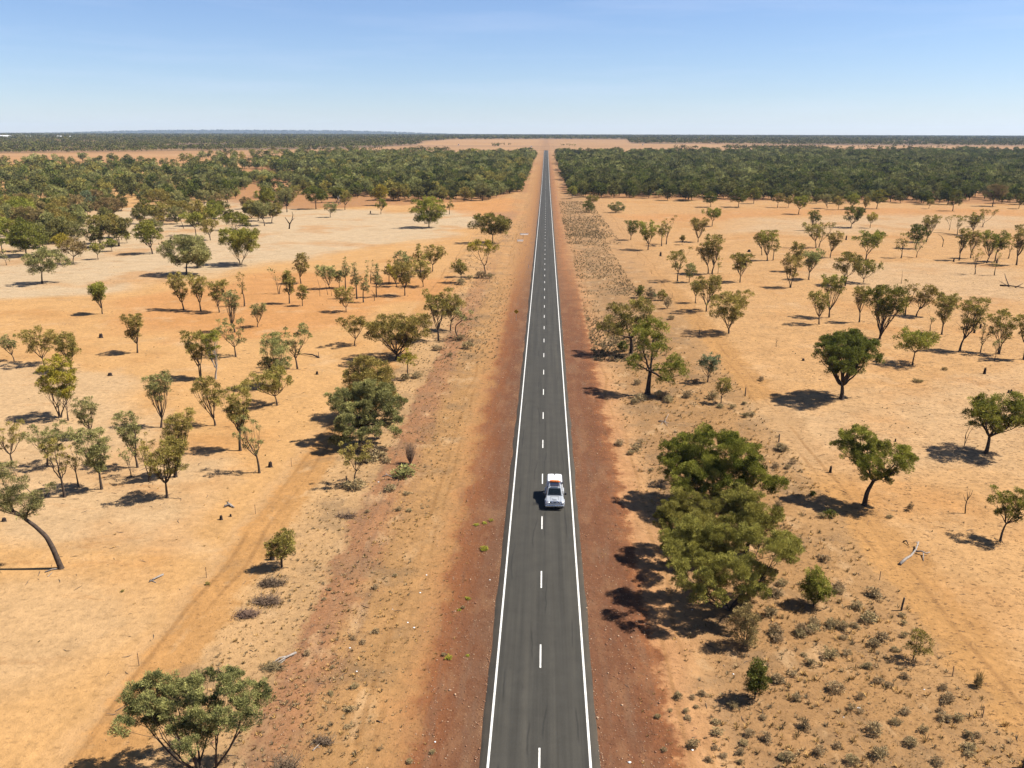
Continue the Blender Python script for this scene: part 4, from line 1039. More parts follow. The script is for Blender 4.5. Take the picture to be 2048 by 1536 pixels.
# dead and bare trees
dead_tree(578.5, 458.5, [[1.1, (578.5, 458.5), (580, 449), (577, 444), (571.5, 436)], [0.8, (580, 450), (585, 441), (588, 431), (586, 425)], [0.5, (584, 443), (591, 437)]], 'black dead forked tree alone on the pale ground left', r0=0.34, mat=CHAR)
dead_tree(1885, 492, [[1, (1885, 492), (1885, 478), (1880, 471), (1874, 468)], [0.6, (1885, 480), (1881, 474)]], 'bare bent dead sapling in the upper right paddock', r0=0.14)
dead_tree(1928, 894, [[0.9, (1928, 894), (1928, 872), (1933, 850)], [0.7, (1929, 892), (1934, 868), (1940, 853)], [0.5, (1929, 880), (1925, 860)]], 'two-stemmed bare dead sapling beside the thick-trunked tree at the right edge', r0=0.06)
dead_tree(1929, 1026, [[1, (1929, 1026), (1928, 1010), (1930, 996), (1925, 982)], [0.6, (1929, 1004), (1936, 990), (1938, 980)], [0.5, (1930, 997), (1931, 980)], [0.5, (1928, 1003), (1922, 990)]], 'spindly dead sapling left of the umbrella tree at the right edge', r0=0.07)
dead_tree(1552, 697, [[1, (1552, 697), (1551, 690), (1552, 681)], [0.6, (1551, 691), (1554, 684)]], 'short dead stick left of the big dark green tree', r0=0.06)
dead_tree(1803, 566, [[1, (1803, 566), (1802.5, 552), (1801, 540)]], 'thin dead pole on bare sand left of the scattered sticks', r0=0.08)
dead_tree(678, 409, [[1, (678, 409), (675, 400), (680, 391)], [0.9, (681, 408), (678, 398), (675, 393)], [0.5, (676, 400), (682, 396)]], 'white dead tree standing in the left wood edge', r0=0.3, mat=BARK_PALE)
dead_tree(664, 593, [[0.8, (656, 590), (654, 575), (651, 562)], [0.7, (664, 592), (662, 580), (665, 570)], [0.7, (640, 594), (640, 572), (636, 556)], [0.5, (640, 580), (645, 568)]], 'cluster of thin bare dead stems at the left end of the loose row', r0=0.09)
dead_tree(749, 602, [[0.9, (749, 602), (749, 590), (744, 581)], [0.5, (749, 592), (752, 585)]], 'bare little dead tree in front of the middle of the loose row', r0=0.1)
# ------------------------------------------------------------------ woods
rw = np.random.RandomState(21)
def scatter(poly, spacing, jitter=0.45, keep=None):
    gp = np.array(gpoly(poly)); x0, y0 = gp.min(0) - 5; x1, y1 = gp.max(0) + 5
    X, Y = np.meshgrid(np.arange(x0, x1, spacing), np.arange(y0, y1, spacing))
    X = X.ravel() + rw.uniform(-jitter, jitter, X.size) * spacing; Y = Y.ravel() + rw.uniform(-jitter, jitter, Y.size) * spacing
    Z = ground_z(X, Y)
    px, py, c = projv(X, Y, Z)
    wz = np.clip(Y / 900, 0.4, 1.2)     # ragged outlines
    ex = X + (vnoise(X, Y, 34, 51) - 0.5) * 46 * wz; ey = Y + (vnoise(X, Y, 30, 52) - 0.5) * 90 * wz
    ex = np.where(np.abs(X) < 45, X, ex)
    px2, py2, _ = projv(ex, ey, ground_z(ex, ey))
    ok = inpoly(px2, py2, poly) & (np.abs(X) > 15.0)
    X, Y = X[ok], Y[ok]
    if keep is not None:
        k = keep(X, Y); X, Y = X[k], Y[k]
    return X, Y
LW_DENSE = [(1072, 311), (1061, 335), (1050, 360), (1034, 388), (1020, 398), (940, 402), (900, 400), (760, 405), (660, 407), (560, 400), (470, 388), (420, 372), (380, 345), (450, 326), (560, 319), (700, 314), (900, 311)]
LW_OPEN = [(560, 402), (600, 412), (560, 430), (520, 440), (430, 450), (300, 470), (200, 500), (100, 515), (-30, 520), (-30, 345), (60, 338), (250, 336), (380, 345), (420, 372), (470, 390)]
LW_SPARSE = [(-30, 345), (60, 338), (250, 336), (380, 345), (470, 325), (560, 319), (700, 314), (760, 303), (560, 306), (330, 318), (120, 322), (-30, 325)]
RW_DENSE = [(1112, 309), (1120, 335), (1128, 360), (1138, 380), (1150, 395), (1200, 398), (1260, 394), (1340, 400), (1420, 401), (1500, 402), (1600, 400), (1720, 398), (1800, 396), (1900, 392), (2090, 392), (2090, 307), (1900, 306), (1700, 308), (1500, 306.5), (1400, 309), (1300, 308), (1200, 311)]
RW_EDGE = [(1560, 402), (1640, 408), (1760, 410), (1880, 414), (2090, 414), (2090, 390), (1800, 395), (1700, 397)]
SX = []
def add_sc(poly, sp, kind, keep=None):
    X, Y = scatter(poly, sp, keep=keep)
    for x, y in zip(X, Y): SX.append((x, y, kind))
far_thin = lambda X, Y: (rw.rand(len(X)) < np.clip(1.25 - (Y - 600) / 1400, 0.5, 1)) & (vnoise(X, Y, 40, 55) + 0.35 * vnoise(X, Y, 14, 56) > 0.34 - 0.10 * sstep(600, 900, Y))
add_sc(LW_DENSE, 9.0, 'L', lambda X, Y: far_thin(X, Y) & (vnoise(X, Y, 28, 58) > 0.40 * (1 - sstep(640, 860, Y)) * sstep(60, 110, -X)) & (vnoise(X, Y, 55, 59) > 0.42 * sstep(0.22, 0.32, -X / Y)))
add_sc(LW_OPEN, 13.0, 'O', lambda X, Y: vnoise(X, Y, 45, 5) + 0.25 * rw.rand(len(X)) > 0.48 + 0.10 * (1 - sstep(420, 560, Y)) - 0.20 * sstep(0.40, 0.56, -X / Y) - 0.14 * sstep(600, 900, Y) + 0.16 * (1 - sstep(300, 420, Y)))
add_sc(LW_SPARSE, 26.0, 'O', lambda X, Y: vnoise(X, Y, 90, 6) > 0.42)
add_sc(RW_DENSE, 9.0, 'R', far_thin)
add_sc(RW_EDGE, 11.5, 'E', lambda X, Y: vnoise(X, Y, 25, 8) > 0.35)
occ = np.array(occupied)
cand = []
for x, y, k in SX:
    d = np.hypot(occ[:, 0] - x, occ[:, 1] - y)
    if (d < 0.42 * occ[:, 2] + 2.6).any(): continue
    cand.append((math.hypot(x - CAM[0], y), x, y, k))
cand.sort()
n_named = sum(1 for o in bpy.data.objects if o.get('category') == 'tree')
N_IND = max(0, 298 - n_named)
print('named trees', n_named, 'wood candidates', len(cand))
protos = []
for i in range(10):
    shp = ['R', 'B', 'R', 'V', 'B', 'R', 'U', 'B', 'R', 'R'][i]
    H = 9.0 * (0.85 + 0.3 * rw.rand()); W = H * (0.85 + 0.3 * rw.rand())
    geo = build_tree(500 + i, H, W, shp, L=0.48, lo={'R': 0.16, 'B': 0.08, 'V': 0.25, 'U': 0.35}[shp], nclump=20, cov=1.7, stems=1 + (i % 3 == 0), rc_k=0.16)
    protos.append((mesh_np('trunk', geo[0], geo[1], mats=[BARK], smooth=True), mesh_np('crown', geo[2], geo[3], tint=geo[4], mats=[LEAF['wood']])))
PAL = {'L': ['wood', 'wood', 'dark', 'olive', 'olive', 'grey', 'green'], 'O': ['olive', 'grey', 'wood', 'green', 'brown', 'grey', 'dark'], 'R': ['wood', 'dark', 'dark', 'wood', 'grey', 'green', 'olive'], 'E': ['wood', 'dark', 'olive', 'wood', 'brown']}
WORDS = {'wood': 'dull green', 'dark': 'dark green', 'olive': 'olive green', 'grey': 'grey-green', 'green': 'bright green', 'brown': 'brownish', 'yellow': 'yellow-green', 'blue': 'blue-grey'}
PLACE = {'L': ('crowded into the wood left of the road', 'trees of the left wood'), 'R': ('crowded into the wood right of the road', 'trees of the right wood'),
         'E': ('in the loose front edge of the right wood', 'trees along the right wood edge'), 'O': ('in the open savanna far left of the road', 'trees of the open savanna')}
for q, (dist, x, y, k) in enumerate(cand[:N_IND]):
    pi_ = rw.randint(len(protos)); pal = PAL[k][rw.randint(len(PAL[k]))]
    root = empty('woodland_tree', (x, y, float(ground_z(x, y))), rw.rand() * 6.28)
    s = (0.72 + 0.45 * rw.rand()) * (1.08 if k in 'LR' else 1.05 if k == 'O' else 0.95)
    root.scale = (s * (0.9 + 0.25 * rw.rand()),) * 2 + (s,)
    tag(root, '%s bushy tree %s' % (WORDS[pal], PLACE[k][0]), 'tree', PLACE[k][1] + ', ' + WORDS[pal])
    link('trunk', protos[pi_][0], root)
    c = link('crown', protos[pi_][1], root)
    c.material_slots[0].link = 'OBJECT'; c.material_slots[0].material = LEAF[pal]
# everything deeper in the woods reads as one mass
def mass(name, pts, small, mats, label=None):
    VV, QQ, TT, MM = [], [], [], []; nv = 0
    for (x, y, k) in pts:
        pv, pq, pt, nq_tr = small[rw.randint(len(small))]
        a = rw.rand() * 6.28; s = (0.60 + 0.70 * rw.rand() ** 1.4); sw = s * (0.95 + 0.35 * rw.rand())
        ca, sa = math.cos(a), math.sin(a)
        v = np.empty_like(pv); v[:, 0] = (pv[:, 0] * ca - pv[:, 1] * sa) * sw + x; v[:, 1] = (pv[:, 0] * sa + pv[:, 1] * ca) * sw + y; v[:, 2] = pv[:, 2] * s + float(ground_z(x, y))
        VV.append(v); QQ.append(pq + nv); nv += len(v)
        TT.append(np.clip(pt * (0.5 + 0.65 * rw.rand()) + 0.16 * rw.normal(), 0, 1))
        mi = np.full(len(pq), (1, 2, 3, 2, 7, 1, 2, 5)[rw.randint(8)] if k in 'RE' else (1, 4, 5, 1, 3, 2, 5, 2)[rw.randint(8)]); mi[:nq_tr] = 0; MM.append(mi)
    o = link(name, mesh_np(name, np.concatenate(VV), np.concatenate(QQ), tint=np.concatenate(TT), mats=mats, midx=np.concatenate(MM)))
    return tag(o, label, kind='stuff')
def small_proto(seed, L, ncl, cov, limbs):
    H = 9.2; W = 8.6
    r = np.random.RandomState(seed)
    shp = ['R', 'B', 'R', 'B', 'R', 'V'][seed % 6]
    TV, TF, LV, LF, LT = build_tree(seed, H, W, shp, L=L, lo=0.14 if shp != 'V' else 0.2, nclump=ncl, cov=cov, rc_k=0.19)
    tv, tf = tube_np(np.array([[0, 0, -0.3], [0.1, 0.1, 2.0], [0.2, 0.0, 4.5]]), np.array([0.22, 0.18, 0.08]), 4)
    if limbs:
        for _ in range(3):
            a = r.rand() * 6.28; e = np.array([math.cos(a) * 2.2, math.sin(a) * 2.2, 4.6 + r.rand()])
            v2, f2 = tube_np(np.array([[0.1, 0.1, 1.3], e * 0.5 + [0, 0, 0.7], e]), np.array([0.14, 0.1, 0.05]), 4)
            tf = np.concatenate([tf, f2 + len(tv)]); tv = np.concatenate([tv, v2])
    return np.concatenate([tv, LV]), np.concatenate([tf, LF + len(tv)]), np.concatenate([np.zeros(len(tv)), LT]), len(tf)
rest = cand[N_IND:]
mid = [(x, y, k) for d, x, y, k in rest if d < 820]; back = [(x, y, k) for d, x, y, k in rest if d >= 820]
sp1 = [small_proto(700 + i, 0.75, 12, 1.8, True) for i in range(6)]
sp2 = [small_proto(720 + i, 1.2, 9, 1.7, False) for i in range(6)]
WM = [BARK, LEAF['wood'], LEAF['dark'], LEAF['wood'], LEAF['olive'], LEAF['grey'], LEAF['green'], LEAF['wood'], LEAF['blue']]
print('mass trees', len(mid), len(back))
# the rest of the woods: one mass
def merge_mass(name, sets):
    VV, QQ, TT, MM = [], [], [], []; nv = 0
    for pts, small in sets:
        o = mass('tmp', pts, small, WM); me_ = o.data
        n = len(me_.vertices); v = np.empty(n * 3, np.float32); me_.vertices.foreach_get('co', v)
        t = np.empty(n, np.float32); me_.attributes['tint'].data.foreach_get('value', t)
        l = np.empty(len(me_.loops), np.int32); me_.loops.foreach_get('vertex_index', l)
        mi = np.empty(len(me_.polygons), np.int32); me_.polygons.foreach_get('material_index', mi)
        VV.append(v.reshape(-1, 3)); QQ.append(l.reshape(-1, 4) + nv); TT.append(t); MM.append(mi); nv += n
        bpy.data.objects.remove(o); bpy.data.meshes.remove(me_)
    o = link(name, mesh_np(name, np.concatenate(VV), np.concatenate(QQ), tint=np.concatenate(TT), mats=WM, midx=np.concatenate(MM)))
    return tag(o, 'dense green mass of eucalypt woodland either side of the road', kind='stuff')
merge_mass('woodland', [(mid, sp1), (back, sp2)])

# far plain and far-off scrub that reads as one dark band under the skyline
fp = []
y = 1350.0
while y < 14300:
    sp = 12.5 + (y - 1350) * 0.0066
    half = y * 0.72 + 60
    n_ = int(2 * half / sp)
    x = np.linspace(-half, half, n_) + rw.uniform(-0.5, 0.5, n_) * sp
    yy = y + rw.uniform(-0.5, 0.5, n_) * sp
    z = ground_z(x, yy); px, py, c = projv(x, yy, z)
    lim = np.interp(px, FX, FY) + (vnoise(x, yy, 120, 31) - 0.5) * 1.6
    keep = (py < lim) & (vnoise(x, yy * 0.8, 260, 33) + 0.5 * vnoise(x, yy, 90, 34) > 0.36)
    keep &= ~((yy > 5200) & (yy < 6200) & (px < 480) & (vnoise(x, yy, 300, 35) > 0.35))
    for a, b in zip(x[keep], yy[keep]): fp.append((a, b))
    y += sp * (0.9 if y < 3000 else 1.6)
# loose lines and singles out on the plain
def plain(poly, sp, thr, sc_):
    X, Y = scatter(poly, sp, keep=lambda X, Y: vnoise(X, Y, sc_, 41) > thr)
    for a, b in zip(X, Y): fp.append((a, b))
plain([(805, 301.5), (905, 301), (905, 304.5), (800, 305)], 13, 0.05, 60)
plain([(590, 302), (800, 297), (800, 310), (600, 312)], 34, 0.45, 90)
plain([(1372, 298), (1405, 297), (1405, 300), (1372, 301)], 16, 0.2, 60)
plain([(1465, 296.5), (1640, 295.5), (1640, 300.5), (1470, 300.5)], 15, 0.12, 80)
plain([(1640, 297), (1900, 297.5), (1900, 299.5), (1640, 300)], 22, 0.4, 80)
plain([(1118, 292.8), (1142, 292.6), (1142, 293.8), (1118, 294)], 16, 0.1, 60)
plain([(998, 292.5), (1012, 292.5), (1012, 295), (998, 295)], 9, 0.0, 60)
plain([(-40, 309), (500, 303), (700, 301), (700, 306), (300, 318), (-40, 325)], 75, 0.62, 200)
print('far trees', len(fp))
def far_mesh(pts):
    n = len(pts); P = np.array(pts)
    K = np.where(P[:, 1] < 2600, 20, np.where(P[:, 1] < 5000, 12, 7))
    ids = np.repeat(np.arange(n), K); m = len(ids)
    hgt = (6.0 + 5.0 * rw.rand(n)); wd = (3.2 + 2.6 * rw.rand(n))
    big = 1 + np.clip((P[:, 1] - 2500) / 3200, 0, 3.4)
    o = rw.normal(size=(m, 3)); o /= np.linalg.norm(o, axis=1, keepdims=True)
    c = np.stack([P[ids, 0] + o[:, 0] * (wd * big)[ids], P[ids, 1] + o[:, 1] * (wd * big)[ids], np.zeros(m)], -1)
    gz = ground_z(P[:, 0], P[:, 1])
    c[:, 2] = gz[ids] + hgt[ids] * (0.58 + 0.38 * o[:, 2] * rw.rand(m))
    a = rw.normal(size=(m, 3)); a /= np.linalg.norm(a, axis=1, keepdims=True)
    b = np.cross(a, rw.normal(size=(m, 3))); b /= np.linalg.norm(b, axis=1, keepdims=True)
    s = (1.0 + 0.8 * rw.rand(m))[:, None] * big[ids][:, None] * np.where(K[ids] > 12, 0.85, 1.25)[:, None]
    V = np.stack([c - a * s, c + b * s * 0.7, c + a * s, c - b * s * 0.7], 1).reshape(-1, 3)
    V[:, 2] = np.maximum(V[:, 2], np.repeat(gz[ids], 4) + 0.3)
    t = np.clip(rw.rand(n)[ids] * 0.55 + 0.15 * rw.rand(m), 0, 1)
    return V, np.arange(len(V)).reshape(-1, 4), np.repeat(t, 4), np.repeat(rw.randint(0, 3, n), K)
V, Q_, T_t, MI = far_mesh(fp)
tag(link('far_scrub', mesh_np('far_scrub', V, Q_, tint=T_t, mats=[LEAF['wood'], LEAF['dark'], LEAF['wood']], midx=MI)), 'dark band of far-off scrub under the skyline', kind='stuff')
# ------------------------------------------------------------------ verge plants
rv = np.random.RandomState(5)
def tuft_mesh(P, size, blades, tints):
    """grass tussocks: fans of narrow blades"""
    VV, TT = [], []
    for (x, y, z), s, nb, ti in zip(P, size, blades, tints):
        a = rv.rand(nb) * 6.283; tl = 0.15 + 0.9 * rv.rand(nb)
        d = np.stack([np.cos(a) * tl, np.sin(a) * tl, 0.75 + 0.25 * rv.rand(nb)], -1); d /= np.linalg.norm(d, axis=1, keepdims=True)
        h = (s * (0.6 + 0.7 * rv.rand(nb)))[:, None]
        b0 = np.array([x, y, z]) + np.stack([np.cos(a), np.sin(a), np.zeros(nb)], -1) * (s * 0.38 * rv.rand(nb))[:, None]
        sd = np.stack([-np.sin(a), np.cos(a), np.zeros(nb)], -1) * (0.13 * s + 0.012)
        VV.append(np.stack([b0 - sd * 0.6, b0 + sd * 0.6, b0 + d * h + sd * 0.35, b0 + d * h - sd * 0.35], 1).reshape(-1, 3))
        TT.append(np.repeat(np.clip(ti + 0.2 * rv.normal(size=nb), 0, 1), 4))
    V = np.concatenate(VV)
    return V, np.arange(len(V)).reshape(-1, 4), np.concatenate(TT)
def verge_points(n, x0, x1, y0, y1, sc_, thr, seed):
    # denser near the camera in step with what can be seen
    Y = y0 * (y1 / y0) ** rv.rand(n); X = rv.uniform(x0, x1, n)
    k = vnoise(X, Y, sc_, seed) * 0.65 + 0.35 * vnoise(X, Y, sc_ * 0.3, seed + 1) + 0.55 * (rv.rand(n) - 0.5) > thr + 0.04
    return X[k], Y[k]
allp = []
for (n_, x0, x1, y0, y1, sc_, thr, mat_, lo_s, hi_s) in (
        (2300, 11.5, 33, 36, 170, 8, 0.50, 0, 0.07, 0.30), (11000, 9.5, 25, 150, 430, 14, 0.47, 2, 0.16, 0.44), (3000, 8.5, 30, 330, 560, 20, 0.44, 2, 0.3, 0.6),
        (2600, -26, -9, 36, 170, 7, 0.50, 0, 0.08, 0.24), (3000, -27, -9, 140, 430, 14, 0.52, 0, 0.16, 0.38),
        (2600, 11, 33, 36, 150, 5, 0.50, 1, 0.14, 0.34), (3200, -27, -7, 36, 150, 5, 0.50, 1, 0.08, 0.24), (900, 5.5, 10, 36, 140, 5, 0.58, 1, 0.1, 0.22),
        (9000, 10.5, 33, 36, 150, 9, 0.44, 1, 0.04, 0.12), (6500, 12, 33, 36, 150, 6, 0.50, 0, 0.04, 0.11), (7000, -27, -8, 36, 150, 9, 0.46, 1, 0.04, 0.11), (5000, -27, -8, 36, 150, 6, 0.52, 0, 0.04, 0.10), (1500, -150, -33, 45, 260, 16, 0.60, 1, 0.10, 0.24), (2600, 38, 150, 45, 260, 12, 0.58, 0, 0.10, 0.22)):
    X, Y = verge_points(n_, x0, x1, y0, y1, sc_, thr, 60 + int(abs(x0) * 3))
    for x, y in zip(X, Y): allp.append((x, y, mat_, rv.uniform(lo_s, hi_s) * (0.6 if abs(x) < 12 and y < 150 else 1), ))
P = np.array([(a[0], a[1]) for a in allp]); Z = ground_z(P[:, 0], P[:, 1]) - 0.02
mt = np.array([a[2] for a in allp]); sz = np.array([a[3] for a in allp])
nb = np.where(sz < 0.12, 7, np.where(P[:, 1] < 170, 14, 9))
V, Q_, T_t = tuft_mesh(np.column_stack([P, Z]), sz, nb, np.clip(0.45 + 0.3 * rv.normal(size=len(P)), 0, 1))
tag(link('grass_tufts', mesh_np('grass_tufts', V, Q_, tint=T_t, mats=[LEAF['salt'], LEAF['straw'], LEAF['tuft']], midx=np.repeat(mt, nb))), 'dry grey-green and straw grass tufts scattered over the verges', kind='stuff')

# loose stones along the gravel shoulders
OCT = np.array([(1, 0, 0), (0, 1, 0), (-1, 0, 0), (0, -1, 0), (0, 0, 0.7), (0, 0, -0.5)], float)
OCF = np.array([(0, 1, 4), (1, 2, 4), (2, 3, 4), (3, 0, 4), (1, 0, 5), (2, 1, 5), (3, 2, 5), (0, 3, 5)])
VV, FF, MI = [], [], []; nv = 0
for (n_, x0, x1, y1) in ((2200, 3.95, 9.0, 190), (2000, -8.8, -4.0, 190), (900, -20.5, -15.5, 150), (700, 9, 32, 120), (700, -27, -9, 120), (420, 3.95, 4.25, 200), (420, -4.3, -4.0, 200)):
    Y = 38 * (y1 / 38) ** rv.rand(n_); X = rv.uniform(x0, x1, n_); Z = ground_z(X, Y)
    for x, y, z in zip(X, Y, Z):
        s = rv.uniform(0.025, 0.07) * (1 if rv.rand() < 0.95 else 1.8)
        a = rv.rand() * 6.28; R2 = np.array([[math.cos(a), -math.sin(a), 0], [math.sin(a), math.cos(a), 0], [0, 0, 1]])
        VV.append((OCT * rv.uniform(0.6, 1.3, (6, 1))) @ R2.T * s + np.array([x, y, z + s * 0.3])); FF.append(OCF + nv); nv += 6
        MI += [0 if rv.rand() < 0.62 else 1] * 8
STONE = [simple_mat('stone_red', (0.18, 0.085, 0.045), 0.9, var=0.3), simple_mat('stone_pale', (0.32, 0.21, 0.13), 0.9, var=0.3)]
tag(link('gravel', mesh_np('gravel', np.concatenate(VV), tris=np.concatenate(FF), mats=STONE, midx=MI)), 'loose red and pale stones along the road shoulders', kind='stuff')

# fallen twigs and bark under and between the trees
VV, FF = [], []; nv = 0
tw = []
for ox, oy, ow in occupied:
    if oy > 330: continue
    for _ in range(int(5 + ow * 1.6)):
        a = rv.rand() * 6.28; q_ = abs(rv.normal(0, 0.55)) * ow
        tw.append((ox + math.cos(a) * q_, oy + math.sin(a) * q_, 0.25 + 0.9 * rv.rand() ** 2))
for _ in range(700):
    y_ = 42 * (260 / 42) ** rv.rand(); x_ = rv.uniform(-0.7, 0.7) * y_
    if abs(x_) > 10: tw.append((x_, y_, 0.2 + 0.8 * rv.rand() ** 3))
tp = np.array(tw); tz = ground_z(tp[:, 0], tp[:, 1])
for (x_, y_, l_), z_ in zip(tw, tz):
    if abs(x_) < 6: continue
    a = rv.rand() * 6.28; d_ = np.array([math.cos(a), math.sin(a), 0.08 * rv.normal()]) * l_ * 0.5
    c_ = np.array([x_, y_, z_ + 0.03]); k_ = np.array([-d_[1], d_[0], 0]) * rv.normal() * 0.25
    v, q4 = tube_np(np.array([c_ - d_, c_ + k_ + [0, 0, .02], c_ + d_]), np.array([0.012, 0.020, 0.008]) * (0.7 + l_), 3)
    VV.append(v); FF.append(q4 + nv); nv += len(v)
tag(link('fallen_twigs', mesh_np('fallen_twigs', np.concatenate(VV), np.concatenate(FF), mats=[simple_mat('twig', (0.085, 0.058, 0.040), 0.95, var=0.4)])), 'thin fallen twigs and bark strewn over the ground under the trees', kind='stuff')

# low saltbushes one can count
sprotos = []
for i in range(7):
    geo = build_tree(900 + i, 0.75, 1.15, 'B', L=0.13, lo=0.02, nclump=9, cov=1.25, rc_k=0.26, thick=0.02, flat=0.8)
    sprotos.append(mesh_np('saltbush', np.concatenate([geo[2], geo[0]]), np.concatenate([geo[3], geo[1] + len(geo[2])]), tint=np.concatenate([geo[4], np.zeros(len(geo[0]))]), mats=[LEAF['salt']]))
def bush(px, py, wpx, leaf, label, group, name='saltbush', cat='shrub', squash=1.0):
    g = G(px, py); s = F_PX / float((g - CAM) @ fw); w = wpx / s
    o = link(name, sprotos[rv.randint(7)], loc=tuple(g)); o.rotation_euler = (0, 0, rv.rand() * 6.28)
    k = w / 1.15; o.scale = (k, k, k * squash * (0.62 + 0.35 * rv.rand()))
    o.material_slots[0].link = 'OBJECT'; o.material_slots[0].material = LEAF[leaf]
    return tag(o, label, cat, group)
BR = [(820, 130, 150), (530, 100, 100), (665, 230, 110), (775, 330, 150), (325, 420, 120), (220, 455, 110), (460, 390, 90), (560, 400, 90), (665, 385, 80), (880, 500, 140), (820, 540, 110), (985, 585, 70), (1060, 465, 70),
      (1060, 365, 60), (1050, 300, 60), (600, 620, 90), (450, 630, 150), (300, 695, 100), (30, 820, 110), (510, 920, 140), (760, 720, 90), (850, 835, 90), (1070, 1090, 100), (990, 1180, 100), (860, 1440, 160), (810, 1250, 150), (520, 1370, 80),
      (1380, 1150, 120), (1500, 1150, 100), (1600, 1450, 100), (1600, 1390, 120), (1590, 1290, 90), (1420, 1000, 130), (1380, 900, 80), (700, 970, 80), (640, 1065, 80), (930, 870, 80), (1070, 805, 80), (30, 500, 110), (20, 130, 90), (1350, 1080, 60), (240, 620, 60), (1660, 1290, 70), (120, 1450, 120), (380, 1420, 110), (640, 1500, 120), (1120, 1350, 120), (1220, 1240, 90), (250, 1200, 110), (1330, 1500, 110), (700, 1090, 70), (180, 980, 90)]
BR2 = [(1050, 640, 90), (1165, 640, 60), (1250, 610, 80), (1200, 715, 50), (985, 755, 45), (1120, 755, 60), (1130, 810, 70), (1360, 835, 80), (1380, 925, 100), (1500, 720, 90), (1860, 520, 110), (1640, 945, 90), (1775, 980, 110), (1590, 1010, 80), (1170, 1035, 110), (1350, 1045, 60), (1560, 1085, 80), (1430, 1110, 80), (930, 1080, 60), (1560, 1165, 60), (1900, 1140, 80), (880, 810, 60), (1750, 810, 70), (1850, 130, 130), (1620, 240, 120), (1990, 480, 90), (1300, 1150, 70)]
BR3 = [(1560, 560, 60), (480, 130, 80), (550, 190, 60), (590, 165, 90), (690, 300, 50), (620, 120, 60), (1585, 190, 100), (1660, 280, 60), (1540, 305, 60), (1620, 310, 50), (1870, 930, 90), (1580, 1100, 80), (1530, 1170, 110), (1970, 1130, 90), (1500, 1300, 100), (1920, 1370, 90), (1990, 1390, 80), (1540, 1450, 100), (1720, 1420, 100), (1810, 1370, 100), (2000, 1460, 60), (1720, 860, 60), (1850, 640, 60)]
for a, b, c in BR: bush(1548 + a * .2441, 1161 + b * .2441, c * .2441, 'salt', 'low grey-green saltbush on the scrubby ground between road and right fence', 'saltbushes right of the road')
for a, b, c in BR2: bush(1100 + a * .2441, 1236 + b * .2441, c * .2441, 'salt', 'low grey-green saltbush on the scrubby ground between road and right fence', 'saltbushes right of the road')
for a, b, c in BR3: bush(1100 + a * .293, 850 + b * .293, c * .293, 'salt', 'low grey-green saltbush on the scrubby ground between road and right fence', 'saltbushes right of the road')
for x, y, w in ((1281, 800, 30), (1322, 795, 26), (1275, 768, 18), (1331, 800, 24), (1376, 797, 22), (1336, 806, 22), (1423, 800, 26), (1440, 818, 18), (1342, 640, 16), (1500, 835, 20), (1488, 812, 14), (1490, 838, 16), (1522, 765, 14), (1270, 805, 20), (1246, 713, 14), (1262, 716, 16), (1465, 820, 16), (1390, 770, 16)):
    bush(x, y, w, 'salt', 'grey tussock among the trees of the right verge', 'tussocks under the right verge trees')
for x, y, w in ((715, 977, 34), (695, 975, 28), (735, 905, 44), (760, 910, 40), (700, 905, 20), (752, 920, 40), (835, 755, 26), (812, 760, 22), (775, 925, 20), (730, 925, 34), (935, 695, 26), (875, 700, 24), (920, 680, 22), (900, 712, 14), (942, 682, 14), (962, 556, 24), (980, 557, 18), (922, 569, 22), (940, 558, 14)):
    bush(x, y, w, 'salt', 'grey-green bush under the trees of the left verge', 'bushes under the left verge trees')
bush(806, 950, 54, 'grey', 'wide low green bush alone on the left verge', None, squash=0.6)
bush(780, 980, 28, 'salt', 'round grey-green bush beside the reddish stony band on the left verge', None)
bush(815, 987, 17, 'salt', 'small dark grey bush right of the round grey-green one on the left verge', None)
for x, y, w in ((735, 1025, 12), (797, 1018, 16), (790, 1148, 12), (752, 1173, 18), (818, 1020, 13), (706, 1275, 14), (725, 1282, 15), (1016 - 90, 1216, 10), (660, 1180, 10), (708, 1370, 18), (700, 1415, 22), (695, 1450, 16), (662, 1384, 15), (664, 1332, 12), (615, 1307, 18), (865, 1505, 14), (820, 1522, 16), (760, 1495, 12), (752, 1260, 16), (648, 1198, 12), (888, 1310, 12)):
    bush(x, y, w, 'salt', 'small grey tussock on the stony left verge', 'tussocks on the stony left verge', squash=0.9)
for x, y, w in ((953, 1050, 12), (969, 1047, 11), (982, 1042, 11), (968, 1099, 20), (936, 1198, 13), (918, 1220, 10), (897, 1316, 17), (935, 1312, 9)):
    bush(x, y, w, 'lime', 'bright lime-green weed on the red gravel left of the road', 'weeds on the red gravel', name='roadside_weed', cat='weed', squash=0.6)
bush(1953, 1378, 20, 'brown', 'dark spiky upright bush on the track by the right fence', None, squash=2.0, name='spiky_bush')
bush(1818, 1022, 14, 'salt', 'thin grey upright bush between the bright spreading tree and the dead sapling', None, squash=2.0, name='thin_bush')
bush(1778, 1036, 14, 'salt', 'little grey bush just right of the shade of the bright spreading tree', None)
bush(1625, 994, 18, 'dark', 'dark bush at the far edge of the shade of the bright spreading tree', None, squash=1.1)
bush(1658, 1036, 26, 'dark', 'dark bush in the middle of the shade of the bright spreading tree', None, squash=1.1)
bush(1561, 905, 26, 'salt', 'dark grey bush at the foot of a wooden fence post', None)
bush(1837, 767, 24, 'brown', 'low dark heap of brush on sand in front of the pale umbrella tree', None, squash=0.6, name='brush_heap', cat='brush heap')
bush(1888, 744, 12, 'brown', 'small dark tuft on bare sand right of the pale umbrella tree', None)
bush(244, 1190 - 10, 9, 'olive', 'tiny olive weed near the driftwood branch on left sand', None, name='roadside_weed', cat='weed')
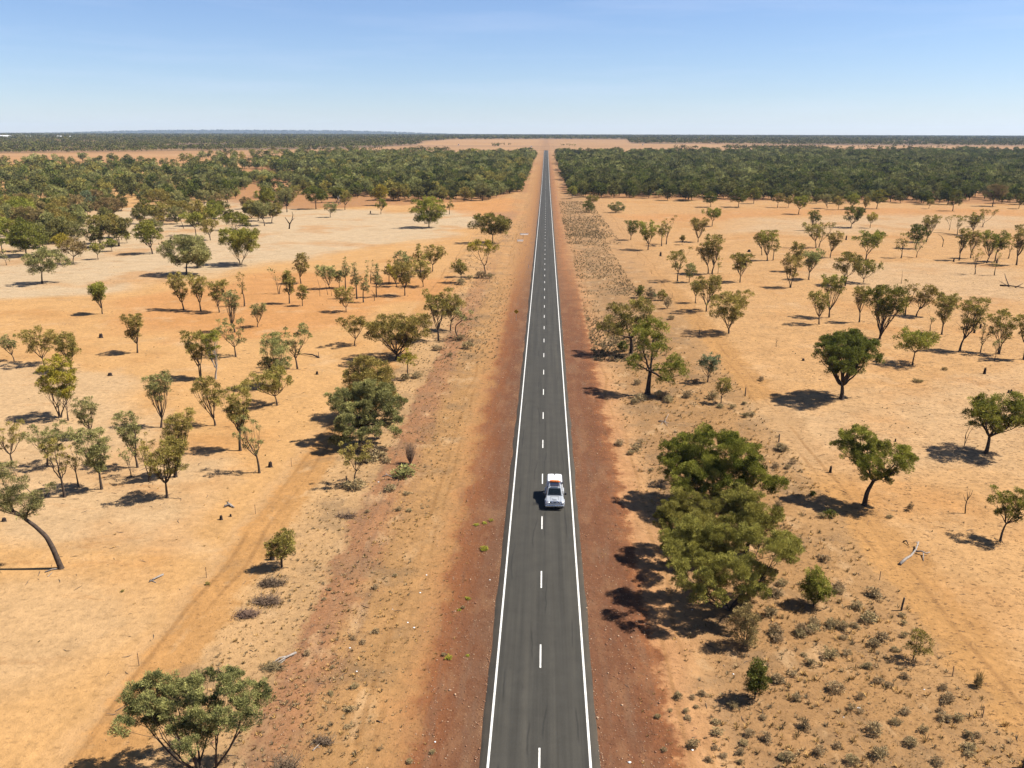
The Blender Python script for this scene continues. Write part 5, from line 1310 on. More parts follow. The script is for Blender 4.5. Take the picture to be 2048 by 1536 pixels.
bush(415, 1167, 11, 'olive', 'small weed at the foot of a thin left fence post', None, name='roadside_weed', cat='weed')
bush(1303, 598, 22, 'blue', 'pale grey-blue shrub between the two green bushes on the right verge', None)
# bare mauve shrubs and grey brush piles
def twig_bush(px, py, wpx, hpx, label, n_=70, lying=False, mat='mauve', name='bare_shrub', cat='shrub'):
    g = G(px, py); s = F_PX / float((g - CAM) @ fw); w = wpx / s; h = hpx / s
    VV, FF = [], []; nv = 0
    a0 = rv.rand() * 3.14
    for i in range(n_):
        if lying:
            t = rv.normal(0, 0.22); st = np.array([t * w * math.cos(0.25), rv.normal(0, 0.25) * h * 1.3, 0.05])
            d = np.array([rv.normal(0.25, 0.35) * w * 0.5, rv.normal(0, 0.3) * w * 0.5, abs(rv.normal(0.16, 0.16)) * w * 0.45])
        else:
            a = rv.rand() * 6.28; st = np.array([0.05 * math.cos(a), 0.05 * math.sin(a), 0]); e = rv.rand()
            d = np.array([math.cos(a) * w * 0.5 * e, math.sin(a) * w * 0.5 * e, h * (0.55 + 0.5 * rv.rand())])
        p = [st, st + d * 0.5 + rv.normal(0, 0.05, 3) * w, st + d + rv.normal(0, 0.05, 3) * w]
        v, f = tube_np(np.array(p), np.array([0.022, 0.014, 0.006]) * (1 + w * 0.25), 4)
        VV.append(v); FF.append(f + nv); nv += len(v)
        for _ in range(3):
            st2 = p[1] + (p[2] - p[1]) * rv.rand(); d2 = rv.normal(0, 0.14, 3) * w + np.array([0, 0, 0.05 * h])
            v, f = tube_np(np.array([st2, st2 + d2 * 0.5, st2 + d2]), np.array([0.010, 0.008, 0.004]) * (1 + w * 0.25), 3)
            VV.append(v); FF.append(f + nv); nv += len(v)
    V = np.concatenate(VV); V[:, 2] = np.maximum(V[:, 2], 0.01)
    o = link(name, mesh_np(name, V, np.concatenate(FF), tint=rv.rand(len(V)) * 0.8, mats=[LEAF[mat]]), loc=tuple(g))
    return tag(o, label, cat)
twig_bush(821, 927, 26, 44, 'leafless mauve shrub above the wide low green bush', 90)
twig_bush(572, 1548, 64, 36, 'leafless mauve shrub cut by the bottom edge of the photo', 120)
twig_bush(540, 1168, 50, 12, 'grey brush pile nearest the ball-crowned tree on the left track', 130, True, 'mauve', 'brush_pile', 'brush pile')
twig_bush(532, 1206, 56, 12, 'middle grey brush pile of three beside the left track', 130, True, 'mauve', 'brush_pile', 'brush pile')
twig_bush(490, 1232, 44, 10, 'lowest mauve-grey brush pile of three beside the left track', 120, True, 'mauve', 'brush_pile', 'brush pile')
twig_bush(690, 1034, 40, 8, 'low tangle of grey twigs above the stony band on the left verge', 60, True, 'mauve', 'brush_pile', 'brush pile')
twig_bush(540, 1335, 46, 10, 'grey twiggy heap around the pale fallen branch at bottom left', 90, True, 'salt', 'brush_pile', 'brush pile')
twig_bush(640, 1480, 44, 9, 'pale grey twig heap right of the bottom-edge tree', 80, True, 'mauve', 'brush_pile', 'brush pile')
twig_bush(1953, 1376, 18, 34, 'spray of dark bare stems on the track by the right fence', 26, mat='brown')
# fallen logs and branches: chains of points on the ground
def fallen(chains, label, mat, r0, name='fallen_branch', cat='fallen branch'):
    b = MB(); g0 = G(*chains[0][1])
    for ch in chains:
        w0, pts = ch[0], ch[1:]
        P3 = []
        for i, p in enumerate(pts):
            q = G(p[0], p[1]) - g0; q[2] += r0 * w0 * 0.7 + (p[2] if len(p) > 2 else 0); P3.append(tuple(q))
        b.tube(P3, np.linspace(r0 * w0, r0 * w0 * 0.4, len(P3)), 7)
    return tag(b.build(name, mat, smooth=True, loc=tuple(g0)), label, cat)
fallen([[1, (1800, 1129), (1812, 1118), (1822, 1112), (1831, 1103, .15), (1836, 1092, .4)], [0.6, (1832, 1105, .1), (1842, 1108, .3), (1852, 1111, .2), (1859, 1110, .3)], [0.45, (1836, 1096, .3), (1831, 1092, .5)], [0.4, (1846, 1110, .2), (1847, 1122)]], 'bleached white fallen log with a side branch on right sand', DEADWOOD, 0.16, 'fallen_log', 'fallen log')
fallen([[1, (1806, 1084), (1812, 1085, .2), (1817, 1091)]], 'short curved dark branch above the bleached white log', CHAR, 0.09)
fallen([[1, (592, 1305), (575, 1315, .1), (560, 1324, .1), (545, 1330)], [.7, (580, 1311), (560, 1319, .2), (538, 1331)], [.5, (570, 1318), (552, 1332)]], 'pale fallen branch with grey bark at bottom left verge', DEADWOOD, 0.10)
fallen([[1, (326, 1148), (312, 1156, .1), (298, 1162)], [.7, (318, 1151), (305, 1160, .2)], [.6, (300, 1158), (312, 1163)]], 'small driftwood-like branch on open left sand', DEADWOOD, 0.11)
fallen([[1, (449, 1011), (460, 1008, .1), (468, 1013)], [.7, (455, 1006, .2), (464, 1012)]], 'short grey log beside two small stumps', DEADWOOD, 0.16, 'fallen_log', 'fallen log')
fallen([[1, (638, 714), (625, 711, .25), (610, 709, .2), (589, 709)], [.5, (637, 713), (637, 707, .5)]], 'long dark fallen branch below the open tree with bare twigs', CHAR, 0.16)
fallen([[1, (2000, 571), (2016, 573, .2), (2035, 575, .2), (2060, 578)], [.7, (2018, 573), (2010, 565, 1.2), (2007, 561, 1.9)], [.6, (2030, 575), (2045, 571, .5)]], 'big dark fallen tree at the right edge on pale sand', CHAR, 0.22, 'fallen_tree', 'fallen tree')
fallen([[1, (1914, 471), (1895, 470, .2), (1880, 468, .3), (1866, 467.5, .2)]], 'long straight fallen pole in the upper right paddock', CHAR, 0.15)
fallen([[1, (1317, 843), (1327, 846, .2), (1338, 848)], [.7, (1328, 846), (1337, 838, .7)], [.6, (1325, 845), (1322, 851)], [.5, (1330, 847, .2), (1335, 854)]], 'grey many-forked dead branch on the right verge scrub', DEADWOOD, 0.09)
fallen([[1, (625, 1497), (634, 1488), (642, 1480)], [.6, (633, 1490), (640, 1490)]], 'white stick lying on the pale grey twig heap', DEADWOOD, 0.05)
fallen([[1, (754, 1437), (761, 1440)], [.6, (754, 1437), (752, 1436)]], 'short black stick on orange sand left of the road', CHAR, 0.06)
fallen([[1, (765, 954), (775, 952, .1), (786, 955)], [.6, (775, 952, .1), (770, 948, .2)]], 'pale splintered branch above the stony band on left verge', DEADWOOD, 0.08)
fallen([[1, (90, 1143), (105, 1139, .1), (122, 1136)], [.6, (95, 1152), (105, 1145, .1)]], 'grey broken branches at the foot of the leaning tree', DEADWOOD, 0.07)
# stumps
def stump(px, py, hpx, wpx, label):
    g = G(px, py); s = F_PX / float((g - CAM) @ fw); h = hpx / s; r = wpx / s / 2
    b = MB(); b.tube([(0, 0, -.15), (0, 0, h * .3), (r * .2, 0, h * .8)], [r * 1.3, r * 1.0, r * .85], 9)
    b.tube([(r * .25, 0, h * .75), (r * .45, 0, h * 1.02)], [r * .5, r * .15], 6); b.tube([(-r * .4, 0, h * .7), (-r * .5, r * .1, h * .95)], [r * .4, r * .12], 6)
    b.tube([(r * .6, -r * .3, .0), (r * 2.0, -r * .6, -.03)], [r * .35, r * .12], 6); b.tube([(-r * .6, -r * .2, .0), (-r * 1.8, r * .5, -.03)], [r * .35, r * .12], 6)
    return tag(b.build('tree_stump', CHAR, loc=tuple(g)), label, 'stump')
stump(442, 1036, 10, 6, 'charred stump with open sand around it, larger of two by the grey log')
stump(461, 1030, 6, 4, 'tiny charred stump right of the larger one by the grey log')
stump(540.5, 931, 12, 8, 'dark split stump right of the airy slender tree')
stump(351, 952, 16, 7, 'black stump under the tallest tree of the left clump')
stump(544, 1116, 20, 9, 'tall black stump beside the ball-crowned tree on the left track')
stump(202, 675, 9, 7, 'small black stump on orange sand right of the olive pair')
stump(220, 750, 6, 8, 'low black stump near the tall yellow-olive tree')
stump(8, 1040, 8, 8, 'black stump by the left edge beside the leaning tree')
stump(634, 747, 7, 5, 'tiny black stump below the long dark fallen branch')
stump(1960, 659, 10, 4, 'thin black stump in the right-hand row')
stump(1948, 668, 8, 4, 'short black stump next to the thin one in the right-hand row')
stump(1968, 752, 14, 5, 'black split stump with a spike in front of the right-hand row')
stump(2016, 789, 7, 4, 'left of two tiny stumps above the wide right-edge tree')
stump(2021, 789, 8, 4, 'right of two tiny stumps above the wide right-edge tree')
stump(1606, 724, 5, 5, 'tiny dark stump left of the big dark green tree')
stump(1321, 511, 9, 4, 'black upright stump on sand below the group near the right verge')
stump(1692, 480, 9, 3, 'thin black stump alone in the middle of the right paddock')
stump(1993, 527, 9, 3, 'black stump under the dense group at the upper right')
stump(1907, 524, 7, 3, 'black stump at the left foot of the dense group')
stump(1660, 949, 15, 5, 'leaning dark stump left of the bright spreading tree')
stump(1790, 886, 7, 3, 'small black stump behind the bright spreading tree')
stump(741, 427, 6, 2.5, 'black stump beside the small green tree before the left wood')
stump(1498, 503, 5, 6, 'small black stump on open sand left of the three-tree cluster')
# ------------------------------------------------------------------ fences
POSTW = simple_mat('weathered_post', (0.055, 0.042, 0.034), 0.9, var=0.35, vscale=5)
STEEL = simple_mat('rusted_steel', (0.09, 0.05, 0.035), 0.8, var=0.3, vscale=5)
def post(px, py, hpx, wood, label, lean=0.0):
    g = G(px, py); s = F_PX / float((g - CAM) @ fw); h = hpx / s / 0.93
    r = 0.085 if wood else 0.032
    b = MB(); b.tube([(0, 0, -.3), (lean * h * .4, 0, h * .5), (lean * h, 0.02, h)], [r * 1.05, r, r * .9], 8 if wood else 4)
    if wood: b.tube([(lean * h, .02, h), (lean * h + .01, .02, h + .05)], [r * .9, r * .5], 8)
    else:
        for k in (0.45, 0.7, 0.92): b.box((lean * h * k, 0, h * k), (0.09, 0.02, 0.02))
    return tag(b.build('fence_post', POSTW if wood else STEEL, loc=tuple(g)), label, 'fence post', 'posts of the right fence' if px > 1090 else 'posts of the left fence')
post(1802, 1222, 26, True, 'dark leaning wooden fence post right of the foremost huge tree', 0.1)
post(1557, 889, 15, True, 'dark wooden fence post with a grey bush at its foot')
post(1490, 796, 17, True, 'wooden fence post just above the small olive lollipop tree')
post(1437, 726, 13, True, 'wooden fence post above the small blue-green tree')
post(1398, 673, 11, True, 'wooden fence post by the shade of the wide open tree')
post(1344, 599, 10, False, 'thin steel post beside the green bush on the right verge')
post(1322, 572, 9, False, 'thin steel post above the grey shrubs at the right fence')
post(1303, 548, 9, False, 'thin steel post between pale sand and scrub, second from the fence bend')
post(1288, 531, 9, False, 'thin steel post below the widest tree of the group near the right verge')
post(1275, 510, 8, False, 'farthest thin steel post of the right fence')
post(1759, 1160, 18, False, 'thin steel post standing right of the bright green shrub-like tree')
post(1904, 1356, 22, False, 'thin steel post left of the spiky bush')
post(1964, 1439, 24, False, 'thin steel post below the spiky bush')
post(2046, 1538, 26, True, 'wooden post cut by the bottom right corner of the photo')
post(278, 1331, 27, False, 'thin steel post nearest the bottom left tree')
post(413, 1153, 22, False, 'thin steel post with a small weed at its foot, left of the ball-crowned tree')
post(511, 1026, 19, False, 'thin steel post right of the two small stumps')
post(583, 931, 17, False, 'thin steel post at the edge of the big tree shadow on the left')
post(640, 846, 14, False, 'thin steel post in the upper edge of the big tree shadow on the left')
post(693, 966, 14, True, 'short wooden post in the bush under the small umbrella-shaped tree')
# ------------------------------------------------------------------ road furniture
WHITE = simple_mat('white_paint', (0.55, 0.54, 0.52), 0.5, var=0.06)
YEL = simple_mat('sign_yellow', (0.45, 0.27, 0.01), 0.5, var=0.08)
BLK = simple_mat('sign_black', (0.02, 0.02, 0.02), 0.5)
GALV = simple_mat('galvanised', (0.33, 0.33, 0.32), 0.5, metal=0.6, var=0.15)
g = G(1032.6, 642)
sign = tag(empty('warning_sign', tuple(g)), 'yellow diamond warning sign on a thin post by the left shoulder', 'road sign')
b = MB(); b.tube([(0, .06, -.3), (0, .06, 2.7)], .035, 8); b.build('post', GALV, sign)
b = MB(); rr_ = 0.56; b.add([(0, 0, 2.2 - rr_), (rr_, 0, 2.2), (0, 0, 2.2 + rr_), (-rr_, 0, 2.2), (0, .02, 2.2 - rr_), (rr_, .02, 2.2), (0, .02, 2.2 + rr_), (-rr_, .02, 2.2)],
    [(0, 1, 2, 3), (7, 6, 5, 4), (0, 4, 5, 1), (1, 5, 6, 2), (2, 6, 7, 3), (3, 7, 4, 0)]); pl = b.build('plate', YEL, sign)
b = MB(); b.box((0, -.008, 2.2), (.42, .006, .09)); b.build('symbol', BLK, pl)
def guide(px, py, hpx, label):
    g = G(px, py); s = F_PX / float((g - CAM) @ fw); h = hpx / s
    t = tag(empty('guide_post', tuple(g)), label, 'guide post')
    b = MB(); b.box((0, 0, h / 2), (.13, .05, h), taper=(.8, 1)); b.build('post', WHITE, t)
    b = MB(); b.box((0, -.03, h * .82), (.08, .01, .12)); b.build('reflector', simple_mat('reflector_red', (.5, .03, .02), .3), t)
guide(1057, 536, 8, 'white guide post beside the left edge of the road')
guide(1112.5, 397, 5, 'reddish-looking guide post beside the right edge of the road far away')
CONC = simple_mat('concrete', (0.42, 0.36, 0.32), 0.85, var=0.15)
for px0, px1, py, lab in ((1040, 1057, 468.5, 'bright pale concrete culvert wall on red soil left of the road'), (1034, 1047, 481, 'fainter low culvert wall in front of the bright pale one')):
    a_, c_ = G(px0, py), G(px1, py); t = tag(empty('culvert', tuple((a_ + c_) / 2)), lab, 'culvert')
    w = c_[0] - a_[0]; b = MB(); b.box((0, 0, .22), (w, .3, .55)); b.build('headwall', CONC, t, bevel=.02)
    b = MB(); b.box((0, -.9, .05), (w * .9, 1.4, .12)); b.build('apron', CONC, t, bevel=.02)
# white stones and bits of litter on the verge
for x, y in ((828, 1252), (700, 1292), (713, 1278 + 60), (870, 1484), (840, 1182), (853, 1147), (815, 1241), (785, 1200 + 14), (1848, 1382), (1687, 1436), (1717, 1418), (1896, 1446), (1259, 1525), (1385, 1496), (1467, 1345), (1385, 1215), (757, 965), (1585, 1348), (1030, 1160 + 0), (980, 1160)):
    if 985 < x < 1180: continue
    g = G(x, y); b = MB(); s = rv.uniform(.06, .12)
    b.add((OCT * rv.uniform(.7, 1.3, (6, 1)) * s * np.array([1.3, 1, .8]) + [0, 0, s * .3]).tolist(), [tuple(f) for f in OCF])
    tag(b.build('white_stone', WHITE, loc=tuple(g), bevel=s * .2), 'small bright white stone on the %s' % ('left verge' if x < 1080 else 'right verge'), 'stone', 'white stones on the %s' % ('left verge' if x < 1080 else 'right verge'))
# far things: airstrip markers, town sheds, mast
for px, py, lab in ((917, 290.5, 'white airfield marker far out on the plain, left of the road end'), (1062.5, 294.5, 'white airfield marker just left of the road end'), (1285.5, 290.5, 'white airfield marker on the plain right of the road')):
    g = G(px, py); t = tag(empty('airfield_marker', tuple(g)), lab, 'marker')
    b = MB(); b.box((0, 0, 1.6), (3.0, .8, 3.0), taper=(.75, .6)); b.build('panel', WHITE, t, bevel=.05)
    b = MB(); [b.box((sx * 1.2, 0, .1), (.2, .2, .5)) for sx in (-1, 1)]; b.build('feet', GALV, t)
ROOF = simple_mat('white_iron', (0.55, 0.55, 0.55), 0.4, var=0.08)
WALLM = simple_mat('shed_wall', (0.35, 0.34, 0.33), 0.7, var=0.1)
for px, w, lab in ((8, 60, 'long white shed at the left edge of the far town'), (17, 40, 'second white shed of the far town'), (25, 26, 'small white shed of the far town'), (57, 30, 'white roof of the far town alone among trees'), (118, 34, 'bright roof at the right end of the far town'), (140, 24, 'last small roof of the far town')):
    g = G(px, 276.0); t = tag(empty('town_shed', tuple(g)), lab, 'shed')
    w *= .55; h = 5.0; d = w * .5
    b = MB(); b.box((0, 0, h / 2), (w, d, h)); b.build('wall', WALLM, t)
    b = MB(); b.add([(-w * .52, -d * .54, h + .01), (w * .52, -d * .54, h + .01), (w * .52, d * .54, h + .01), (-w * .52, d * .54, h + .01), (-w * .52, 0, h + d * .28), (w * .52, 0, h + d * .28)], [(0, 1, 5, 4), (2, 3, 4, 5), (0, 4, 3), (1, 2, 5), (3, 2, 1, 0)]); b.build('roof', ROOF, t)
    b = MB(); [b.box((k * w * .28, -d * .5 - .05, 2.2), (w * .14, .1, 4.2)) for k in (-1, 0, 1)]; b.build('door', GALV, t)
g = G(630, 268.5); hm = 62.0
b = MB()
for k in range(3):
    a = k * 2.094; b.tube([(1.3 * math.cos(a), 1.3 * math.sin(a), 0), (.5 * math.cos(a), .5 * math.sin(a), hm)], .22, 5)
for i in range(16):
    z = hm * (i + .5) / 16; q_ = 1.3 - .8 * z / hm
    for k in range(3):
        a, a2 = k * 2.094, (k + 1) * 2.094; b.tube([(q_ * math.cos(a), q_ * math.sin(a), z), (q_ * math.cos(a2), q_ * math.sin(a2), z + hm / 16 * .8)], .09, 4)
tag(b.build('radio_mast', GALV, loc=tuple(g)), 'thin lattice radio mast on the skyline left', 'mast')
# ------------------------------------------------------------------ the vehicle
CW = simple_mat('car_white', (0.25, 0.265, 0.285), 0.30, coat=0.6, spec=0.5)
CANW = simple_mat('canopy_white', (0.62, 0.62, 0.61), 0.4, var=0.03)
GLASS = simple_mat('dark_glass', (0.006, 0.009, 0.010), 0.06, spec=0.35)
RUB = simple_mat('rubber', (0.02, 0.02, 0.02), 0.85)
BPL = simple_mat('black_plastic', (0.025, 0.025, 0.027), 0.55)
CHR = simple_mat('polished_alloy', (0.62, 0.63, 0.65), 0.25, metal=0.85)
LAMP = simple_mat('lamp_glass', (0.75, 0.76, 0.78), 0.08, spec=0.8, coat=1.0)
AMB = simple_mat('amber_lens', (0.75, 0.25, 0.02), 0.2)
ORG = simple_mat('orange_canvas', (0.60, 0.125, 0.010), 0.7, var=0.15, vscale=6)
SOL = simple_mat('solar_panel', (0.010, 0.022, 0.045), 0.15, spec=0.4)
gv = G(1109.2, 1023.0)
car = tag(empty('utility_vehicle', (gv[0], gv[1], float(np.interp(gv[1], ry, zz)) + 0.075)), 'silver-white four-wheel-drive with bull bar, roof rack and white canopy driving towards the viewer', 'vehicle')
car.scale = (1.05, 1.0, 1.0)
def loft(b, secs):
    """each section: y, list of (x, z) for the right half from bottom to top centre; mirrored"""
    rings = []
    for y, h in secs:
        ring = [(x, y, z) for x, z in h] + [(-x, y, z) for x, z in reversed(h)]
        rings.append(ring)
    n = len(rings[0]); V = [p for r_ in rings for p in r_]; F = []
    for i in range(len(rings) - 1):
        for j in range(n):
            a, c = i * n + j, i * n + (j + 1) % n
            F.append((a, c, c + n, a + n))
    F.append(tuple(range(n))[::-1]); F.append(tuple(range((len(rings) - 1) * n, len(rings) * n)))
    b.add(V, F)
def sec(w0, w1, w2, zb, zs, zt, zc=None):
    zc = zt if zc is None else zc
    return [(w0 * .7, zb), (w0, zb + .10), (w1, zs - .12), (w1 * .985, zs), (w2, zt), (w2 * .45, zc)]
b = MB()
loft(b, [(0.24, sec(.80, .82, .70, .62, .92, 1.00, 1.02)), (0.34, sec(.90, .93, .76, .52, .96, 1.06, 1.09)), (0.62, sec(.93, .97, .78, .50, 1.00, 1.09, 1.125)),
         (1.30, sec(.93, .97, .80, .48, 1.03, 1.13, 1.16)), (1.62, sec(.92, .95, .84, .42, 1.05, 1.16, 1.17)), (3.15, sec(.92, .95, .86, .42, 1.05, 1.15, 1.15)), (5.30, sec(.90, .94, .86, .52, 1.03, 1.10, 1.10))])
body = b.build('body', CW, car, bevel=.03)
b = MB(); loft(b, [(1.58, [(.80, 1.12), (.84, 1.16), (.80, 1.20), (.79, 1.21), (.70, 1.215), (.35, 1.22)]), (2.20, [(.82, 1.12), (.86, 1.18), (.735, 1.83), (.70, 1.87), (.60, 1.90), (.3, 1.91)]),
     (2.95, [(.82, 1.12), (.86, 1.18), (.735, 1.86), (.70, 1.90), (.60, 1.925), (.3, 1.935)]), (3.16, [(.82, 1.12), (.86, 1.18), (.74, 1.80), (.70, 1.86), (.60, 1.88), (.3, 1.89)])])
b.build('cab', CW, car, bevel=.02)
b = MB(); b.add([(-.70, 1.555, 1.255), (.70, 1.555, 1.255), (.615, 2.085, 1.835), (-.615, 2.085, 1.835), (-.70, 1.60, 1.225), (.70, 1.60, 1.225), (.615, 2.13, 1.80), (-.615, 2.13, 1.80)],
   [(0, 1, 2, 3), (7, 6, 5, 4), (0, 4, 5, 1), (1, 5, 6, 2), (2, 6, 7, 3), (3, 7, 4, 0)]); ws = b.build('windscreen', GLASS, car)
b = MB(); [b.tube([(x, 1.535, 1.25), (x + .28, 1.60, 1.33), (x + .5, 1.63, 1.36)], .012, 5) for x in (-.55, .05)]; b.build('wiper', BPL, ws)
for s in (-1, 1):
    b = MB(); b.add([(s * .868, 1.80, 1.22), (s * .872, 2.44, 1.22), (s * .772, 2.44, 1.78), (s * .772, 2.24, 1.78), (s * .850, 1.80, 1.22), (s * .855, 2.44, 1.22), (s * .755, 2.44, 1.78), (s * .755, 2.24, 1.78)], [(0, 1, 2, 3), (7, 6, 5, 4), (0, 4, 5, 1), (1, 5, 6, 2), (2, 6, 7, 3), (3, 7, 4, 0)])
    b.add([(s * .872, 2.50, 1.22), (s * .872, 3.05, 1.22), (s * .772, 3.02, 1.78), (s * .772, 2.50, 1.78), (s * .855, 2.50, 1.22), (s * .855, 3.05, 1.22), (s * .755, 3.02, 1.78), (s * .755, 2.50, 1.78)], [(0, 1, 2, 3), (7, 6, 5, 4), (0, 4, 5, 1), (1, 5, 6, 2), (2, 6, 7, 3), (3, 7, 4, 0)])
    b.build('side_window', GLASS, car)
    b = MB(); b.box((s * .958, 2.02, .80), (.012, .80, .52)); d_ = b.build('door', CW, car, bevel=.005)
    b = MB(); b.box((s * .975, 2.32, .98), (.03, .16, .03)); b.build('handle', BPL, d_)
    # mirror on a long arm
    b = MB(); b.tube([(s * .86, 1.78, 1.24), (s * 1.02, 1.70, 1.28), (s * 1.10, 1.68, 1.30)], .02, 6); m_ = b.build('mirror_arm', BPL, car)
    b = MB(); b.box((s * 1.17, 1.67, 1.34), (.20, .10, .30)); b.build('mirror', BPL, m_, bevel=.03)
    # headlight and indicator
    b = MB(); b.box((s * .64, .262, .87), (.30, .06, .17), taper=(.92, 1)); hl = b.build('headlight', LAMP, car, bevel=.03)
    b = MB(); b.box((s * .845, .33, .87), (.10, .10, .15)); b.build('indicator', AMB, hl, bevel=.02)
    # guard flare
    for yc in (0.98, 4.12):
        b = MB(); P3 = [(s * .985, yc - math.cos(t) * .52, .42 + math.sin(t) * .50) for t in np.linspace(0.05, math.pi - .05, 11)]
        b.tube(P3, .07, 6); b.build('guard_flare', CW, car, smooth=True)
        b = MB(); b.cyl((s * .70, yc, .40), (s * .97, yc, .40), .40, 28); w_ = b.build('tyre', RUB, car, bevel=.03)
        b = MB(); b.cyl((s * .955, yc, .40), (s * .978, yc, .40), .23, 20); [b.box((s * .985, yc + math.cos(t) * .12, .40 + math.sin(t) * .12), (.012, .05, .05)) for t in np.arange(6) * 1.047]; b.build('rim', CHR, w_)
b = MB(); b.box((0, .575 + .12, 1.155), (.50, .52, .07), taper=(.86, .72), shift=(0, .04)); sc_ = b.build('bonnet_scoop', CW, car, bevel=.02)
b = MB()
for s in (-1, 1): b.tube([(s * .40, .40, 1.118), (s * .42, 1.30, 1.172)], .012, 4); b.tube([(s * .74, .42, 1.05), (s * .78, 1.5, 1.125)], .010, 4)
b.tube([(-.42, 1.30, 1.172), (.42, 1.30, 1.172)], .014, 4); b.tube([(-.74, 1.52, 1.17), (.74, 1.52, 1.17)], .02, 4); b.build('bonnet_seam', BPL, body)
b = MB(); b.box((0, .425, 1.145), (.40, .02, .045)); b.build('scoop_intake', BPL, sc_)
b = MB(); b.box((0, .245, .88), (.92, .05, .20)); gr_ = b.build('grille', BPL, car, bevel=.01)
b = MB(); [b.box((0, .215, .81 + k * .05), (.88, .012, .014)) for k in range(4)]; b.build('grille_bar', CHR, gr_)
# bull bar
b = MB(); b.box((0, .10, .56), (1.98, .20, .24)); bb = b.build('bull_bar', CHR, car, bevel=.05)
b = MB()
b.tube([(-.52, .08, .62), (-.50, .06, 1.06), (-.40, .06, 1.16), (.40, .06, 1.16), (.50, .06, 1.06), (.52, .08, .62)], .036, 8)
for s in (-1, 1):
    b.tube([(s * .50, .08, .98), (s * .86, .10, .97), (s * 1.0, .24, .92), (s * 1.05, .42, .84)], .032, 8)
    b.tube([(s * .50, .08, .78), (s * .86, .10, .77), (s * 1.02, .26, .72)], .030, 8)
    b.tube([(s * .90, .10, .60), (s * .90, .11, .97)], .03, 8)
b.tube([(-.5, .06, .90), (.5, .06, .90)], .026, 8); b.build('hoop', CHR, bb, smooth=True)
for s in (-1, 1):
    b = MB(); b.cyl((s * .26, .02, 1.06), (s * .26, .10, 1.06), .105, 18); dl = b.build('driving_light', LAMP, bb, bevel=.01)
b = MB(); b.box((0, -.008, .60), (.37, .012, .11)); b.build('number_plate', simple_mat('plate', (.62, .60, .50), .5), bb)
b = MB(); b.box((0, .0, .50), (.40, .02, .06)); b.build('winch_slot', BPL, bb)
b = MB(); b.tube([(.62, .07, .98), (.64, .05, 1.7), (.70, .0, 2.4)], [.014, .010, .004], 5); b.build('aerial', BPL, bb)
# snorkel on the far side pillar
b = MB(); b.tube([(-.93, 1.36, 1.06), (-.90, 1.52, 1.20), (-.80, 1.92, 1.66), (-.775, 2.08, 1.95)], .045, 8); b.box((-.775, 2.06, 2.0), (.13, .16, .15)); b.build('snorkel', BPL, car)
b = MB(); b.box((0, 3.20, 1.45), (1.50, .12, .72)); b.build('tray_gap', BPL, car)
# cab roof rack with solar panel and light bar
b = MB()
for s in (-1, 1):
    b.tube([(s * .58, 2.24, 1.98), (s * .58, 3.08, 2.02)], .028, 6)
    for y in (2.3, 2.95): b.tube([(s * .58, y, 1.89), (s * .58, y, 2.0)], .025, 6)
for k in range(6): b.tube([(-.58, 2.26 + k * .16, 1.985 + k * .007), (.58, 2.26 + k * .16, 1.985 + k * .007)], .020, 6)
rk = b.build('roof_rack', CW, car)
b = MB(); b.box((0, 2.67, 2.035), (.96, .58, .03)); b.build('solar_panel', SOL, rk, bevel=.005)
b = MB(); b.box((0, 2.19, 1.985), (.78, .07, .08)); lb = b.build('light_bar', BPL, rk, bevel=.01)
b = MB(); b.box((0, 2.15, 1.985), (.72, .012, .055)); b.build('lens', LAMP, lb)
b = MB(); b.tube([(.86, 3.10, 2.02), (.86, 5.10, 2.02)], .075, 10); aw = b.build('awning', BPL, car)
b = MB(); [b.box((.82, y, 1.97), (.05, .06, .12)) for y in (3.4, 4.8)]; b.build('bracket', CHR, aw)
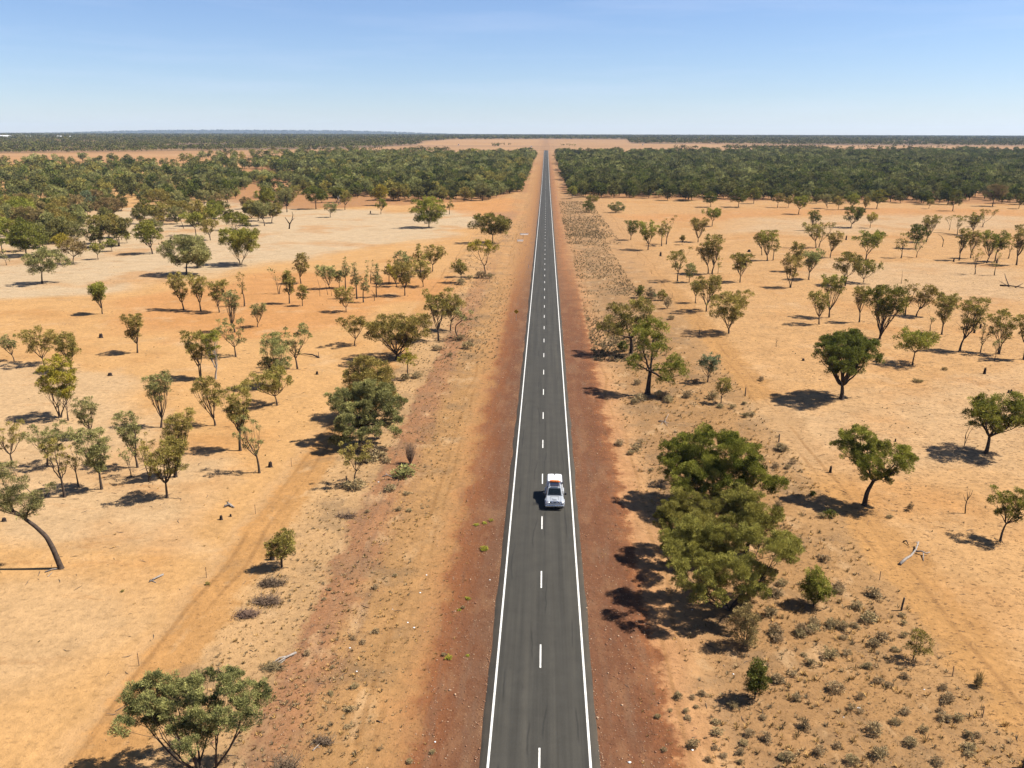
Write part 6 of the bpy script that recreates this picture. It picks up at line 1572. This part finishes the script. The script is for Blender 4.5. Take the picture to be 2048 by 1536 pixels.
# white canopy on the tray
b = MB(); loft(b, [(3.24, [(.80, 1.08), (.84, 1.14), (.80, 1.95), (.78, 2.10), (.70, 2.20), (.35, 2.22)]), (3.36, [(.81, 1.08), (.86, 1.12), (.82, 2.02), (.80, 2.18), (.72, 2.27), (.35, 2.29)]),
    (5.16, [(.81, 1.08), (.86, 1.12), (.80, 2.00), (.78, 2.16), (.70, 2.25), (.35, 2.275)]), (5.34, [(.79, 1.08), (.84, 1.12), (.77, 1.92), (.74, 2.06), (.64, 2.14), (.33, 2.165)])])
cn = b.build('canopy', CANW, car, bevel=.03)
b = MB(); b.box((0, 4.95, 2.30), (.24, .16, .07), taper=(.8, .7)); b.build('roof_vent', BPL, cn, bevel=.015)
for s in (-1, 1):
    b = MB(); b.box((s * .846, 4.20, 1.62), (.02, 1.3, .34)); b.build('canopy_window', GLASS, cn, bevel=.005)
for s in (-1, 1):
    b = MB(); b.box((s * .62, 5.36, .88), (.24, .05, .13)); b.build('tail_light', simple_mat('tail_red', (.45, .02, .015), .2), car, bevel=.01)
b = MB(); b.box((0, 5.40, .58), (1.7, .16, .14)); b.build('rear_bumper', BPL, car, bevel=.03)
# cargo strapped on the rack: a thing of its own
ct = tag(empty('cargo_bag', (gv[0], gv[1] + 3.13, car.location.z + 2.055)), 'bright orange cargo bag strapped across the roof rack of the vehicle', 'bag')
b = MB(); b.tube([(-.56, 0, .13), (-.50, 0, .15), (-.2, .01, .165), (.15, 0, .16), (.5, .01, .15), (.57, 0, .13)], [.09, .14, .155, .150, .145, .09], 14); b.build('bag', ORG, ct, smooth=True)
b = MB()
for x in (-.3, .08, .36): b.tube([(x, .165 * math.cos(t), .155 + .165 * math.sin(t)) for t in np.linspace(0, 6.28, 15)], .014, 4)
b.build('strap', BPL, ct)

# ------------------------------------------------------------------ the air: one closed box of thin haze
HAZE = True
if HAZE:
    b = MB(); x0, y0, z0, x1, y1, z1 = -9900, -170, -8, 9900, 14900, 255
    b.add([(x0, y0, z0), (x1, y0, z0), (x1, y1, z0), (x0, y1, z0), (x0, y0, z1), (x1, y0, z1), (x1, y1, z1), (x0, y1, z1)], [(0, 3, 2, 1), (4, 5, 6, 7), (0, 1, 5, 4), (1, 2, 6, 5), (2, 3, 7, 6), (3, 0, 4, 7)])
    m, t = new_mat('haze_air'); n = N(t)
    v = n.node('ShaderNodeVolumePrincipled'); v.inputs['Color'].default_value = (0.60, 0.76, 1.0, 1); v.inputs['Density'].default_value = 3.6e-5
    v.inputs['Density Attribute'].default_value = ''; v.inputs['Anisotropy'].default_value = 0.1
    o = n.node('ShaderNodeOutputMaterial'); t.links.new(v.outputs[0], o.inputs['Volume'])
    tag(b.build('haze', m), kind='stuff')
